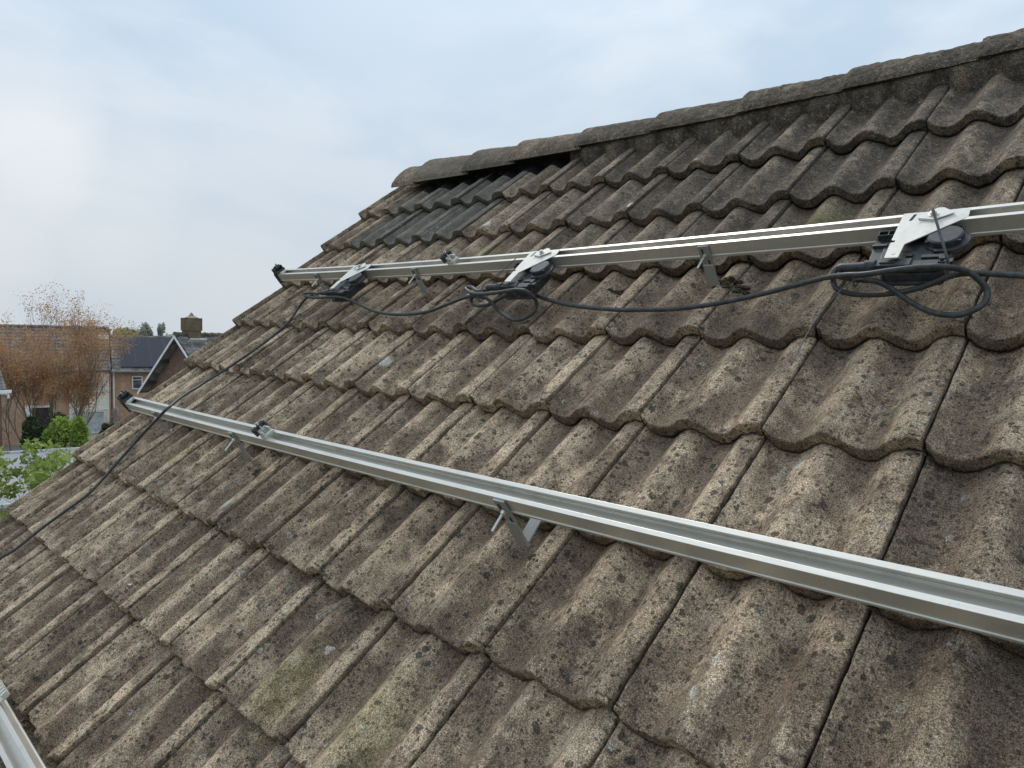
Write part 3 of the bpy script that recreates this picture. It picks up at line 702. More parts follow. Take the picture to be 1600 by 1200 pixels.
# ---------------------------------------------------------------- microinverters
def outline(poly, r, seg=4):           # round the corners of a polygon
    out = []; k = len(poly)
    for i in range(k):
        p0, p1, p2 = [Vector((*poly[j % k], 0)) for j in (i-1, i, i+1)]
        a = (p0-p1); b = (p2-p1); rr = min(r, a.length*.45, b.length*.45); a = p1+a.normalized()*rr; b = p1+b.normalized()*rr
        for q in range(seg+1):
            s_ = q/seg; pt = a*(1-s_)**2 + p1*2*s_*(1-s_) + b*s_*s_; out.append((pt.x, pt.y))
    return out
def make_inverter():
    """origin: on the rail top below the fixing bolt; x along the rail, y up the slope, z off the roof"""
    t = local_root('microinverter', 0, 0, 0, None, 'microinverter', 'microinverters hanging from the upper rail')
    # body shell below the plate
    b = MB(); zt = -.020
    body = [(-.108, -.022), (.044, -.030), (.060, -.075), (.054, -.135), (.045, -.152), (-.088, -.152), (-.100, -.135)]
    b.prism(outline(body, .012), zt-.010, zt)
    inner = [(-.082, -.060), (.028, -.070), (.036, -.146), (-.076, -.146)]
    b.prism(outline(inner, .008), zt-.001, zt+.0035)
    low = [(-.088, -.050), (.046, -.055), (.044, -.166), (-.066, -.166)]
    b.prism(outline(low, .010), zt-.030, zt-.009)
    b.prism(outline([(-.094, -.044), (.050, -.049), (.049, -.173), (-.071, -.173)], .010), zt-.034, zt-.027)
    for i in range(7): b.box((-.100+i*.0065, -.036-.003*i, zt+.002), (.003, .020, .006))
    for i in range(5): b.box((.0, -.130-.008*i, zt-.021), (.08, .0022, .018))
    for x_, y_, dx, dy, hh in ((-.090, -.075, .030, .008, .007), (-.060, -.130, .040, .006, .006), (-.020, -.120, .012, .012, .009), (.022, -.128, .036, .010, .009), (.034, -.112, .020, .008, .011), (-.005, -.146, .11, .009, .008), (-.074, -.142, .024, .016, .009), (.044, -.132, .012, .018, .010), (-.040, -.100, .05, .0025, .004)):
        b.box((x_, y_, zt+hh/2), (dx, dy, hh))
    hs = b.build('housing', M_PLAST, t, bevel=.0010)
    m = MB()                                   # honeycomb flange behind the plate
    for i in range(9):
        x_ = -.100+i*.020
        m.box((x_, -.040, -.013), (.0016, .016, .014))
    m.box((-.020, -.032, -.013), (.162, .0016, .014)); m.box((-.020, -.048, -.013), (.162, .0016, .014)); m.box((-.020, -.040, -.020), (.162, .016, .0015)); m.build('flange', M_PLAST, hs, bevel=.0004)
    # round cable gland
    m = MB(); c0 = Vector((.036, -.070, 0))
    m.cyl(c0+Vector((.004, -.002, zt)), c0+Vector((.004, -.002, zt+.008)), .042, .041, 40); m.cyl(c0+Vector((0, 0, zt+.008)), c0+Vector((0, 0, zt+.020)), .0335, .0325, 40); m.cyl(c0+Vector((0, 0, zt+.020)), c0+Vector((0, 0, zt+.0215)), .0305, .0295, 40)
    m.box(c0+Vector((.026, -.020, zt+.016)), (.012, .005, .006)); m.box(c0+Vector((-.030, -.014, zt+.014)), (.008, .012, .006))
    m.build('round_cap', M_PLAST, t, bevel=.0006)
    # trunk connector along the lower edge
    m = MB(); y0 = -.150; z0 = zt+.002
    m.cyl((-.150, y0+.002, z0-.002), (-.085, y0-.002, z0), .0105, .0125, 18); m.cyl((-.100, y0, z0), (-.078, y0, z0), .0145, .0145, 18)
    m.box((-.045, y0, z0), (.070, .024, .020)); m.box((.010, y0-.004, z0-.001), (.060, .018, .016)); m.box((-.055, y0, z0+.011), (.030, .010, .004)); m.cyl((-.157, y0+.003, z0-.003), (-.148, y0+.002, z0-.002), .0085, .0105, 18)
    m.box((.052, y0+.004, z0), (.022, .008, .012)); m.box((.062, y0+.004, z0+.004), (.006, .014, .006))
    m.build('connector', M_PLAST, t, bevel=.0012)
    # galvanised bracket plate on top of the rail
    m = MB()
    pl = [(-.0638, .0200), (.0640, .0200), (.0660, -.0120), (-.0330, -.1020), (-.0330, -.1500), (-.0600, -.1500), (-.0620, -.0930), (-.0540, -.0930), (-.0540, -.0850), (-.0625, -.0850)]
    m.prism(outline(pl, .003, 2), .0006, .0030); m.cyl((-.046, -.135, .003), (-.046, -.135, .0036), .004, seg=12); m.cyl((-.022, -.02, .003), (-.022, -.02, .0036), .004, seg=12)
    m.build('bracket_plate', M_ZINC, t, bevel=.0004)
    m = MB(); m.prism(outline([(-.0415, .013), (-.0355, .013), (-.0405, -.012), (-.0465, -.012)], .003, 4), .0031, .0034)
    m.build('slot', M_FELT, t)
    m = MB()                                   # clamp washer: folded diamond
    m.prism(outline([(-.030, -.010), (.002, .026), (.014, .026), (.040, .002), (.004, -.020)], .003, 2), .0055, .0075); m.prism(outline([(-.028, -.012), (.004, -.022), (.006, -.018), (-.026, -.008)], .002, 2), .0032, .0056)
    m.build('clamp_washer', M_ZINC, t, bevel=.0004)
    m = MB(); m.cyl((0, 0, .0075), (0, 0, .0092), .0100, seg=24); m.cyl((0, 0, .0092), (0, 0, .0150), .0070, seg=6); m.cyl((0, 0, .015), (0, 0, .0180), .0036, seg=12); m.build('bolt', M_BOLT, t, bevel=.0003)
    return t
inv0 = make_inverter()
for i, (u, lab) in enumerate(((3.205, 'nearest and largest black microinverter, near the right edge of the upper rail'), (2.052, 'middle microinverter of the three black boxes hanging from the upper rail'), (.975, 'farthest microinverter, the small black box nearest the left end of the upper rail'))):
    o = inv0 if i == 0 else copy_tree(inv0); v, n = rail_pt('up', u); place(o, u, v-W_R/2-.002, n); o['label'] = lab

# ---------------------------------------------------------------- cables and ties
CAB = {'R3a': [(3.4256, -1.2431, 0.0881), (3.3848, -1.2337, 0.0861), (3.3045, -1.2299, 0.0924), (3.2691, -1.248, 0.101), (3.2321, -1.2591, 0.0895), (3.1919, -1.264, 0.0779), (3.1332, -1.2595, 0.0656), (3.0717, -1.2527, 0.0633), (3.0399, -1.2447, 0.0721), (3.0277, -1.2245, 0.0816), (3.0262, -1.205, 0.0915), (3.0376, -1.1934, 0.0968), (3.0592, -1.2076, 0.1006), (3.0809, -1.2154, 0.1034)],
       'R3b': [(2.9234, -1.2039, 0.0532), (3.0005, -1.2158, 0.0807), (3.0682, -1.259, 0.1182), (3.1178, -1.2747, 0.13), (3.1748, -1.2735, 0.1372), (3.2276, -1.2718, 0.1413), (3.2656, -1.2739, 0.1409), (3.2935, -1.2431, 0.107), (3.3165, -1.2453, 0.083), (3.3282, -1.2573, 0.0636), (3.3238, -1.2811, 0.0535), (3.3, -1.3, 0.0476), (3.2764, -1.3063, 0.0466), (3.2369, -1.2991, 0.0498), (3.1939, -1.2795, 0.063), (3.1586, -1.2613, 0.0815), (3.1303, -1.254, 0.0954), (3.1014, -1.2523, 0.0993), (3.068, -1.2431, 0.0981), (3.0473, -1.2338, 0.0973)],
       'span32': [(3.0005, -1.2158, 0.0807), (2.9234, -1.2039, 0.0532), (2.8243, -1.2121, 0.0313), (2.7092, -1.2365, 0.0224), (2.5995, -1.2498, 0.018), (2.496, -1.2501, 0.0159), (2.4119, -1.2483, 0.0145), (2.2709, -1.2352, 0.0164), (2.1699, -1.2206, 0.0232), (2.0855, -1.2061, 0.0373), (2.0615, -1.215, 0.0521), (2.0392, -1.2251, 0.062), (1.9887, -1.2296, 0.0616), (1.9315, -1.2412, 0.0462), (1.8927, -1.2507, 0.036), (1.832, -1.2466, 0.0307), (1.7961, -1.2327, 0.0355), (1.8059, -1.227, 0.0506), (1.8416, -1.223, 0.0607)],
       'R2b': [(1.9083, -1.2232, 0.0811), (1.8593, -1.2322, 0.0808), (1.8004, -1.2028, 0.0755), (1.759, -1.1914, 0.0704), (1.767, -1.2044, 0.0704), (1.8281, -1.2353, 0.0757), (1.9276, -1.2687, 0.0962), (2.0102, -1.278, 0.1068), (2.076, -1.2672, 0.1073), (2.1134, -1.262, 0.0977), (2.122, -1.2521, 0.0627), (2.1201, -1.2573, 0.0377), (2.1097, -1.2809, 0.0226), (2.0675, -1.2999, 0.0143), (2.0209, -1.2952, 0.0139), (1.9545, -1.2681, 0.0214), (1.9224, -1.2545, 0.0512), (1.89, -1.2468, 0.066), (1.8147, -1.2313, 0.0606), (1.7636, -1.2279, 0.0504), (1.6704, -1.2357, 0.0302), (1.5859, -1.2539, 0.015), (1.4964, -1.2647, 0.008), (1.3514, -1.27, 0.0081), (1.2059, -1.2515, 0.0125), (1.074, -1.2275, 0.0359), (1.0008, -1.2264, 0.0612), (0.9328, -1.2276, 0.0665), (0.821, -1.2374, 0.0719), (0.7085, -1.2241, 0.0725), (0.6861, -1.2136, 0.0776), (0.7619, -1.2146, 0.0822), (0.8235, -1.2228, 0.0819)],
       'home': [(0.7291, -1.2041, 0.0624), (0.675, -1.2093, 0.0526), (0.6173, -1.2421, 0.0229), (0.6314, -1.3171, 0.0107), (0.6458, -1.4092, 0.0106), (0.6207, -1.5273, 0.0108), (0.5591, -1.68, 0.0112), (0.5639, -1.8027, 0.0335), (0.7051, -1.9105, 0.0931), (0.8615, -2.0213, 0.1476), (0.77, -2.0608, 0.1132), (0.64, -2.0965, 0.0641), (0.5723, -2.141, 0.0346), (0.5628, -2.2724, 0.0134), (0.6047, -2.3924, 0.0138), (0.5791, -2.4972, 0.0147), (0.5525, -2.592, 0.0156), (0.54, -2.6884, 0.0165), (0.5055, -2.7444, 0.0173), (0.4589, -2.8354, 0.0185)],
       'tail3': [(3.1059, -1.2561, 0.1045), (3.0899, -1.2661, 0.109), (3.0568, -1.2643, 0.0828), (3.0057, -1.3301, 0.0333), (3.002, -1.4579, 0.0276)],
       'strap3': [(3.2699, -1.2613, 0.1211), (3.2685, -1.2557, 0.131), (3.2609, -1.2431, 0.1606), (3.2317, -1.1807, 0.2191)],
       'tail2': [(1.8912, -1.244, 0.081), (1.8941, -1.2317, 0.101), (2.0079, -1.2363, 0.1517), (2.0935, -1.2207, 0.1924)],
       'tail1': [(0.9727, -1.2437, 0.0713), (0.9743, -1.2982, 0.0312), (1.0629, -1.4358, 0.0209)]}
def cable(name, key, r, label, cat='cable', mat=None, group=None, seg=12, sub=8):
    pts = [RW(*p) for p in CAB[key]]; o0 = pts[0]; m = MB(); m.tube(catmull(pts, sub), r, seg)
    o = m.build(name, mat or M_CABLE, None, smooth=True, origin=o0); return tag(o, label, cat, group)
cable('trunk_cable', 'R3a', .0062, 'black cable from the right edge looping round to the left end of the nearest box')
cable('trunk_cable', 'R3b', .0062, 'black cable with the big hanging loop tied below the nearest black box')
cable('trunk_cable', 'span32', .0062, 'black cable sagging over the tiles between the nearest and middle black boxes')
cable('trunk_cable', 'R2b', .0062, 'black cable looping at the middle black box and sagging on to the farthest one')
cable('home_run_cable', 'home', .0055, 'single black cable running down the left tiles and over the lower rail')
cable('cable_tie', 'strap3', .0030, 'grey cable tie standing stiffly before the steel plate of the nearest box', 'cable tie', M_TIE, seg=6)
cable('cable_tie', 'tail3', .0016, 'long thin cable tie tail hanging from the nearest box down across two tiles', 'cable tie', M_TIE, seg=6)
cable('cable_tie', 'tail2', .0014, 'thin straight cable tie tail sticking up beside the middle black box', 'cable tie', M_TIE, seg=6)
cable('cable_tie', 'tail1', .0010, 'hair thin cable tie tail hanging below the farthest black box', 'cable tie', M_TIE, seg=6)
def ring(u, v, n, ax, r, label, squash=1.0):
    c0 = RW(u, v, n); d = (ROOFROT @ Vector(ax)).normalized(); a = d.orthogonal().normalized(); b = d.cross(a)
    pts = [c0+(a*math.cos(q)+b*math.sin(q)*squash)*r for q in [2*math.pi*i/20 for i in range(21)]]
    m = MB(); m.tube(pts, .0019, 6); hd = pts[3]; m.box(hd, (.007, .007, .008))
    tag(m.build('cable_tie', M_TIE, None, smooth=False, origin=c0), label, 'cable tie')
ring(3.262, -1.250, .112, (1, .1, 0), .016, 'black cable tie binding the cables under the right end of the nearest box')
ring(3.085, -1.247, .098, (1, 0, 0), .015, 'black cable tie binding the cables at the left end of the nearest box')
ring(2.045, -1.236, .078, (1, 0, 0), .016, 'black cable tie binding the cables at the right end of the middle box')
ring(1.875, -1.246, .066, (1, 0, 0), .015, 'black cable tie binding the cables at the left end of the middle box')

# ================================================================ surroundings
DZ = -.55
def frame(h, D, name, label, cat, group=None):
    o = bpy.data.objects.new(name, None); COL.objects.link(o); o.empty_display_size = .5
    o.location = (CAMW.x+h[0]*D, CAMW.y+h[1]*D, 0); o.rotation_euler = (0, 0, math.atan2(-h[0], h[1]))
    return tag(o, label, cat, group)
def hpos(h, D, s_=0, z=0): return Vector((CAMW.x+h[0]*D+h[1]*s_, CAMW.y+h[1]*D-h[0]*s_, z))
H_T = (-.96758, .25255); H_G = (-.93873, .34465); H_N = (-.98319, .18259); H_C = (-.97653, .21536); H_B = (-.97229, .23377); H_M = (-.97912, .20329); H_F = (-.95257, .30433)
def simple(name, col, rough=.7, var=.25, scale=4.0, metal=0):
    s = NT(name); n = s.noise(s.coord('Object'), scale, 6, .65)
    return s.fin(s.scl(s.mix(0, (*col, 1), (*col, 1)), s.ramp(n, .3, .7, 1-var, 1+var, False)), rough, metal)
M_WHITE = simple('white_paint', (.86, .86, .83), .5, .08)
M_CREAM = simple('cream_panel', (.88, .84, .68), .6, .08)
M_GREY = simple('grey_trim', (.30, .31, .32), .6, .15)
M_BR1 = mat_brick('terrace_brick', (.56, .315, .19), (.42, .24, .15), (.52, .44, .34))
M_BR2 = mat_brick('gable_brick', (.23, .125, .095), (.17, .095, .075), (.22, .18, .15))
M_SLATE = simple('roof_moss_lead', (.33, .34, .34), .5, .3)
def glass_mat():
    s = NT('window_glass'); n = s.noise(s.coord('Object'), 1.3, 4, .6)
    return s.fin(s.mix(s.ramp(n, .4, .6), (.05, .06, .065), (.16, .18, .18)), .12, 0, None, .8)
M_GLASS = glass_mat()
M_CURT = simple('net_curtain', (.55, .58, .58), .8, .35, 2.5)
def rooftile_mat(name, a, b, c):
    s = NT(name); co = s.coord('Object')
    n = s.noise(co, 1.2, 6, .7); n2 = s.noise(s.map(co, (3.3, 3.0, 3.0)), 1.0, 3, .9); v = s.vor(co, 3.4)
    col = s.mix(s.ramp(n, .36, .64), a, b); col = s.mix(s.ramp(v['Color'], .55, .9, 0, .6), col, c)
    return s.fin(s.scl(col, s.ramp(n2, .3, .7, .7, 1.35, False)), .9, 0, None, .2)
M_RT1 = rooftile_mat('red_brown_pantiles', (.20, .145, .115), (.145, .122, .112), (.30, .25, .21))
M_RT2 = rooftile_mat('grey_pantiles', (.18, .168, .155), (.13, .12, .112), (.31, .30, .28))
def tiled(name, parent, p0, du, dv, nu, nv, mat, amp=.035, tw=.28):
    """pantile slope: p0 eaves corner, du along the eaves, dv up the slope, wavy courses with a step each"""
    p0, du, dv = Vector(p0), Vector(du), Vector(dv); nrm = du.cross(dv).normalized()
    if nrm.z < 0: nrm = -nrm
    Lu = du.length; us = np.arange(0, Lu, tw/5); rows = []
    for i in range(nv): rows += [(i/nv, .03), ((i+.97)/nv, 0)]
    P = []
    for t, n in rows:
        z = n + amp*.5*np.cos(us/tw*2*np.pi)
        P.append(np.array(p0)[None] + us[:, None]/Lu*np.array(du)[None] + t*np.array(dv)[None] + z[:, None]*np.array(nrm)[None])
    P = np.concatenate(P); idx = np.arange(len(P)).reshape(len(rows), len(us)); F = np.stack([idx[:-1, :-1], idx[:-1, 1:], idx[1:, 1:], idx[1:, :-1]], -1).reshape(-1, 4)
    m = MB(); m.v = [tuple(p) for p in P]; m.f = [tuple(int(i) for i in f) for f in F]
    b = nrm*-.10; q = [p0+b, p0+du+b, p0+du+dv+b, p0+dv+b]; q2 = [x+nrm*.05 for x in q]
    m.add(q+q2, [(0, 1, 2, 3), (4, 5, 6, 7), (0, 1, 5, 4), (1, 2, 6, 5), (2, 3, 7, 6), (3, 0, 4, 7)])
    return m.build(name, mat, parent)
def window(parent, x0, x1, z0, z1, y=0, mull=0, glass=None, frame_m=None, fw=.07, name='window'):
    m = MB(); w = x1-x0; h = z1-z0; cx = (x0+x1)/2; cz = (z0+z1)/2
    m.box((cx, y-.03, z0+fw/2), (w, .09, fw)); m.box((cx, y-.03, z1-fw/2), (w, .09, fw)); m.box((x0+fw/2, y-.03, cz), (fw, .088, h-2*fw)); m.box((x1-fw/2, y-.03, cz), (fw, .088, h-2*fw))
    for i in range(mull): m.box((x0+w*(i+1)/(mull+1), y-.03, cz), (fw*.9, .08, h-2*fw))
    if mull == 0 and h < 1.2: m.box((cx, y-.03, z1-h*.27), (w-2*fw, .07, .045))
    f = m.build(name, frame_m or M_WHITE, parent)
    g = MB(); g.box((cx, y+.0, cz), (w-2*fw, .02, h-2*fw)); g.build('pane', glass or M_GLASS, f); return f
def zz(z): return z+DZ

# ---- terrace opposite: left house
tl = frame(H_T, 59, 'terraced_house', 'red brick terraced house behind the bare reddish tree, with a cream panelled bay', 'house')
EL, ER = zz(5.66), zz(5.62)
m = MB(); m.box((-4.0, 3.4, EL/2), (12.1, 6.8, EL)); m.build('wall', M_BR1, tl)
rf = tiled('roof', tl, (-10.1, -.35, EL-.02), (12.15, 0, 0), (0, 3.75, 3.05), 0, 13, M_RT1)
tiled('roof', tl, (2.05, 7.2, EL-.02), (-12.15, 0, 0), (0, -3.75, 3.05), 0, 13, M_RT1)
m = MB()
for i in range(30): m.cyl((-10.1+i*.405, 3.4, EL+3.06), (-10.1+(i+1)*.405+.02, 3.4, EL+3.045), .13, .11, 10)
m.build('ridge', M_RT1, rf)
m = MB(); pent = [(-.35+.35, EL), (6.8, EL), (3.4, EL+2.95)]; m.add([(2.0, y, z) for y, z in pent]+[(2.045, y, z) for y, z in pent], [(0, 1, 2), (3, 5, 4), (0, 1, 4, 3), (1, 2, 5, 4), (2, 0, 3, 5)]); m.build('gable', M_BR1, tl)
m = MB(); m.box((-4.0, -.42, EL-.03), (12.1, .14, .11)); m.build('gutter', simple('dark_gutter', (.10, .075, .06), .5), tl)
window(tl, -2.88, -2.12, zz(4.42), zz(5.31))
# cream bay: panel, upper window, lower window
bp = MB(); bp.box((.68, -.05, zz(3.0)), (2.42, .12, 4.95)); bp.build('panel', M_CREAM, tl)
m = MB()
for z in (5.50, 4.98, 4.03, 2.86): m.box((.68, -.14, zz(z)), (2.42, .06, .07))
for x in (-.50, 1.86): m.box((x, -.14, zz(3.0)), (.09, .065, 4.9))
m.build('panel_trim', M_WHITE, tl)
window(tl, -.34, 1.75, zz(4.11), zz(4.90), y=-.12, mull=1, glass=M_CURT)
window(tl, -.44, 1.62, zz(1.15), zz(2.76), y=-.12, mull=0, glass=M_CURT)
m = MB(); m.box((-2.95, -.04, zz(2.1)), (.42, .10, 2.3)); m.box((-2.1, -.04, zz(3.17)), (1.30, .10, .14)); m.box((-1.5, -.04, zz(2.1)), (.10, .10, 2.3)); df = m.build('door_frame', M_WHITE, tl)
m = MB(); m.box((-2.12, .0, zz(2.0)), (1.15, .06, 2.5)); dd = m.build('door', simple('dark_door', (.045, .035, .033), .4), tl)
m = MB(); m.cyl((-1.70, -.06, zz(1.75)), (-1.70, -.12, zz(1.75)), .035); m.build('handle', M_BOLT, dd)
m = MB(); m.cyl((2.22, -.10, 0), (2.22, -.10, EL), .045, seg=10); m.cyl((2.22, -.10, EL), (2.22, -.38, EL+.02), .045, seg=10); m.build('downpipe', M_WHITE, tl)
m = MB(); m.box((1.68, 2.55, EL+2.38), (.72, .5, .04), Matrix.Rotation(math.atan2(3.05, 3.75), 3, 'X')); m.build('flashing', simple('pale_lead', (.50, .49, .46), .6), rf)
m = MB(); m.box((2.02, 3.1, EL+2.55), (.30, .30, .75)); m.box((2.02, 3.1, EL+2.95), (.36, .36, .06)); m.build('vent', simple('vent_dark', (.06, .06, .06), .6), rf)
# ---- terrace opposite: right house with panels
tr = frame(H_T, 59, 'terraced_house', 'lower brick terraced house with a slope of dark solar panels, behind the white framed gable', 'house')
m = MB(); m.box((6.6, 3.0, ER/2), (9.0, 5.9, ER)); m.build('wall', M_BR1, tr)
SL = Vector((0, 2.9, 2.42))
rf2 = tiled('roof', tr, (2.12, -.35, ER-.02), (9.1, 0, 0), SL, 0, 11, M_RT2)
tiled('roof', tr, (11.2, 5.45, ER-.02), (-9.1, 0, 0), (0, -2.9, 2.42), 0, 11, M_RT2)
m = MB()
for i in range(22): m.cyl((2.1+i*.41, 2.55, ER+2.44), (2.1+(i+1)*.41+.02, 2.55, ER+2.42), .13, .105, 10)
m.build('ridge', M_RT2, rf2)
m = MB(); m.box((6.6, -.42, ER-.03), (9.1, .14, .10)); m.build('gutter', M_GREY, tr)
window(tr, 3.38, 4.08, zz(4.25), zz(5.21)); window(tr, 5.6, 7.4, zz(4.0), zz(5.2), mull=1); window(tr, 3.4, 5.2, zz(1.2), zz(2.8), mull=1)
# solar panels
sd = SL.normalized(); sn = Vector((0, -sd.z, sd.y))
def panel_mat():
    s = NT('solar_cells'); co = s.coord('Object'); b = s.n('ShaderNodeTexBrick', offset=0, i_Scale=1.0, i_Mortar_Size=.004, i_Brick_Width=.166, i_Row_Height=.166)
    s.L(co, b.inputs['Vector']); b.inputs['Color1'].default_value = (.012, .014, .026, 1); b.inputs['Color2'].default_value = (.014, .016, .030, 1); b.inputs['Mortar'].default_value = (.03, .032, .045, 1)
    return s.fin(b.outputs[0], .22, 0, None, .5)
M_CELL = panel_mat()
RP_ = Matrix((Vector((1, 0, 0)), sd, sn)).transposed()
def make_panel():
    t = empty('solar_panel', (0, 0, 0), None, None, 'solar panel', 'solar panels on the opposite roof')
    m = MB(); w, h = .99, 1.63
    for c, d in (((0, h/2-.012, 0), (w, .024, .035)), ((0, -h/2+.012, 0), (w, .024, .035)), ((w/2-.012, 0, 0), (.024, h-.048, .035)), ((-w/2+.012, 0, 0), (.024, h-.048, .035))): m.box(c, d)
    m.build('frame', M_PLAST, t); m = MB(); m.box((0, 0, .004), (w-.046, h-.046, .022)); m.build('cells', M_CELL, t); return t
pr0 = make_panel(); trm = Matrix.Translation(tr.location) @ Matrix.Rotation(tr.rotation_euler.z, 4, 'Z')
rown = ('upper', 'lower'); coln = ('first from the left', 'second from the left', 'third from the left', 'fourth from the left')
for j in range(2):
    for i in range(4):
        o = pr0 if i+j == 0 else copy_tree(pr0)
        L = Vector((3.16+i*1.005, -.35, ER-.02)) + sd*(2.80-j*1.65) + sn*.13
        o.matrix_world = trm @ Matrix.Translation(L) @ RP_.to_4x4(); o['label'] = 'dark solar panel in the %s row of the opposite roof, %s' % (rown[j], coln[i])
# ---- gable house with the square chimney
gh = frame(H_G, 38, 'gabled_house', 'dark brick gabled house with white bargeboards and a square moss-grown chimney', 'house')
ph = math.radians(35); d = Vector((math.cos(ph), math.sin(ph), 0)); e = Vector((math.sin(ph), -math.cos(ph), 0)); A0 = Vector((.35, 0, 0)); ZA = zz(8.38); HW = 2.9; EZ = ZA-HW
m = MB(); a = A0 + d*.45
sec = [(-HW+.35, 0), (HW-.35, 0), (HW-.35, EZ+.18), (0, ZA-.17), (-HW+.35, EZ+.18)]
m.extr(sec, [(a, e, (0, 0, 1)), (a+d*9, e, (0, 0, 1))]); m.build('wall', M_BR2, gh)
rfg = None
for sgn in (1, -1):
    p0 = A0 + e*HW*sgn + Vector((0, 0, EZ)); dv = -e*HW*sgn + Vector((0, 0, HW)); o = tiled('roof', gh, p0, d*9.6, dv, 0, 12, M_RT2)
    if sgn == 1: rfg = o
m = MB()
for i in range(23): m.cyl(A0+d*(i*.41)+Vector((0, 0, ZA+.02)), A0+d*((i+1)*.41+.02)+Vector((0, 0, ZA)), .13, .11, 10)
m.build('ridge', simple('mossy_ridge', (.12, .115, .09), .9, .4), rfg)
m = MB()
for sgn in (1, -1):
    q0 = A0 + e*(HW+.02)*sgn + Vector((0, 0, EZ-.05)) - d*.02; q1 = A0 + Vector((0, 0, ZA-.03)) - d*.02
    up = Vector((0, 0, -.14)); t_ = -d*.03
    m.add([q0, q1, q1+up, q0+up, q0+t_, q1+t_, q1+up+t_, q0+up+t_], [(0, 1, 2, 3), (4, 5, 6, 7), (0, 1, 5, 4), (2, 3, 7, 6), (0, 3, 7, 4), (1, 2, 6, 5)])
m.build('bargeboard', M_WHITE, gh)
m = MB()
for t in (.25, .62):
    for sgn in (1, -1):
        c = A0 + e*HW*sgn*(1-t) + Vector((0, 0, EZ+HW*t-.24)) + d*.24; m.box(c, (.42, .12, .14), Matrix.Rotation(ph, 3, 'Z'))
m.build('purlin', simple('dark_timber', (.06, .04, .032), .7), gh)
ch = A0 + d*.93; R = Matrix.Rotation(ph, 3, 'Z')
m = MB(); m.box(ch+Vector((0, 0, ZA+.12)), (.62, .62, 1.0), R); m.box(ch+Vector((0, 0, ZA+.52)), (.70, .70, .62), R)
chm = m.build('chimney', mat_brick('mossy_chimney_brick', (.21, .145, .085), (.145, .10, .065), (.18, .15, .11)), rfg)
m = MB(); m.cyl(ch+Vector((0, 0, ZA+.83)), ch+Vector((0, 0, ZA+.93)), .46, .20, 4); m.cyl(ch+Vector((0, 0, ZA+.92)), ch+Vector((0, 0, ZA+1.10)), .14, .03, 10); m.build('pot', simple('lichen_yellow_cap', (.30, .25, .15), .9, .4, 6), chm)
m = MB(); m.box(ch+Vector((0, 0, ZA-.30))+e*.42, (.95, .32, .05), R @ Matrix.Rotation(math.radians(-45), 3, 'X')); m.build('flashing', simple('white_lead', (.62, .62, .60), .6), chm)
# ---- corner of the neighbour's roof at the left frame edge
nb = frame(H_N, 40, 'neighbour_house', 'corner of a grey tiled roof with a white gutter at the left frame edge', 'house')
gz = zz(5.72)
tiled('roof', nb, (-7.0, -.05, gz), (7.08, 0, 0), (-.55, 2.2, 2.2), 0, 8, M_RT2, .06)
m = MB(); m.box((-3.40, .55, (gz-.16)/2), (6.5, .9, gz-.16)); m.build('wall', mat_brick('neighbour_brick', (.20, .115, .08), (.15, .09, .065), (.2, .16, .12)), nb)
m = MB(); m.box((-3.4, -.13, gz-.09), (7.3, .16, .13)); m.box((-3.4, .05, gz-.20), (7.0, .3, .05)); m.cyl((.12, -.10, gz-.14), (.12, -.10, gz-.40), .045, seg=10); m.build('gutter', M_WHITE, nb)
# ---- garages
ga = frame(H_C, 27, 'garage', 'flat grey roofed garage beyond the left tiles, glimpsed between fresh green leaves', 'garage')
gt = zz(2.92)
m = MB(); m.box((.5, 5.6, gt/2-.06), (9, 11, gt-.12)); m.build('wall', M_BR1, ga)
m = MB(); m.box((.5, 5.6, gt-.02), (9.3, 11.3, .16)); m.build('roof', simple('grey_bitumen_roof', (.28, .285, .30), .75, .12, 1.0), ga)
m = MB(); m.box((.5, 11.25, gt+.09), (9.34, .16, .16)); m.box((.5, -.05, gt+.06), (9.34, .10, .12)); m.box((-4.15, 5.6, gt+.06), (.10, 11.1, .12)); m.box((5.15, 5.6, gt+.06), (.10, 11.1, .12)); m.build('roof_edge', simple('pale_roof_trim', (.50, .52, .54), .5, .08), ga)
m = MB(); m.box((.05, 7.4, gt+.18), (.9, .8, .28)); m.box((.05, 7.4, gt+.34), (1.0, .9, .05)); m.build('rooflight', M_GREY, ga)

# ---- ground
def ground_mat():
    s = NT('ground_grass'); co = s.coord('Object'); n = s.noise(co, .35, 6, .6); n2 = s.noise(co, 4.0, 5, .7)
    col = s.mix(s.ramp(n, .35, .65), (.070, .085, .035), (.11, .115, .055)); return s.fin(s.scl(col, s.ramp(n2, .3, .7, .7, 1.3, False)), .95)
m = MB(); m.add([(-1600, -1600, 0), (1600, -1600, 0), (1600, 1600, 0), (-1600, 1600, 0)], [(0, 1, 2, 3)]); g = m.build('ground', ground_mat()); tag(g, kind='structure')
def pave_mat():
    s = NT('grey_paving'); co = s.coord('Object'); b = s.n('ShaderNodeTexBrick', i_Scale=1.0, i_Mortar_Size=.006, i_Brick_Width=.3, i_Row_Height=.3); s.L(co, b.inputs['Vector'])
    b.inputs['Color1'].default_value = (.20, .19, .18, 1); b.inputs['Color2'].default_value = (.17, .165, .155, 1); b.inputs['Mortar'].default_value = (.09, .085, .075, 1); return s.fin(b.outputs[0], .9)
m = MB(); z = .02
c = [hpos(H_T, 58.8, -14), hpos(H_T, 58.8, 12), hpos(H_T, 50.5, 12), hpos(H_T, 50.5, -14)]
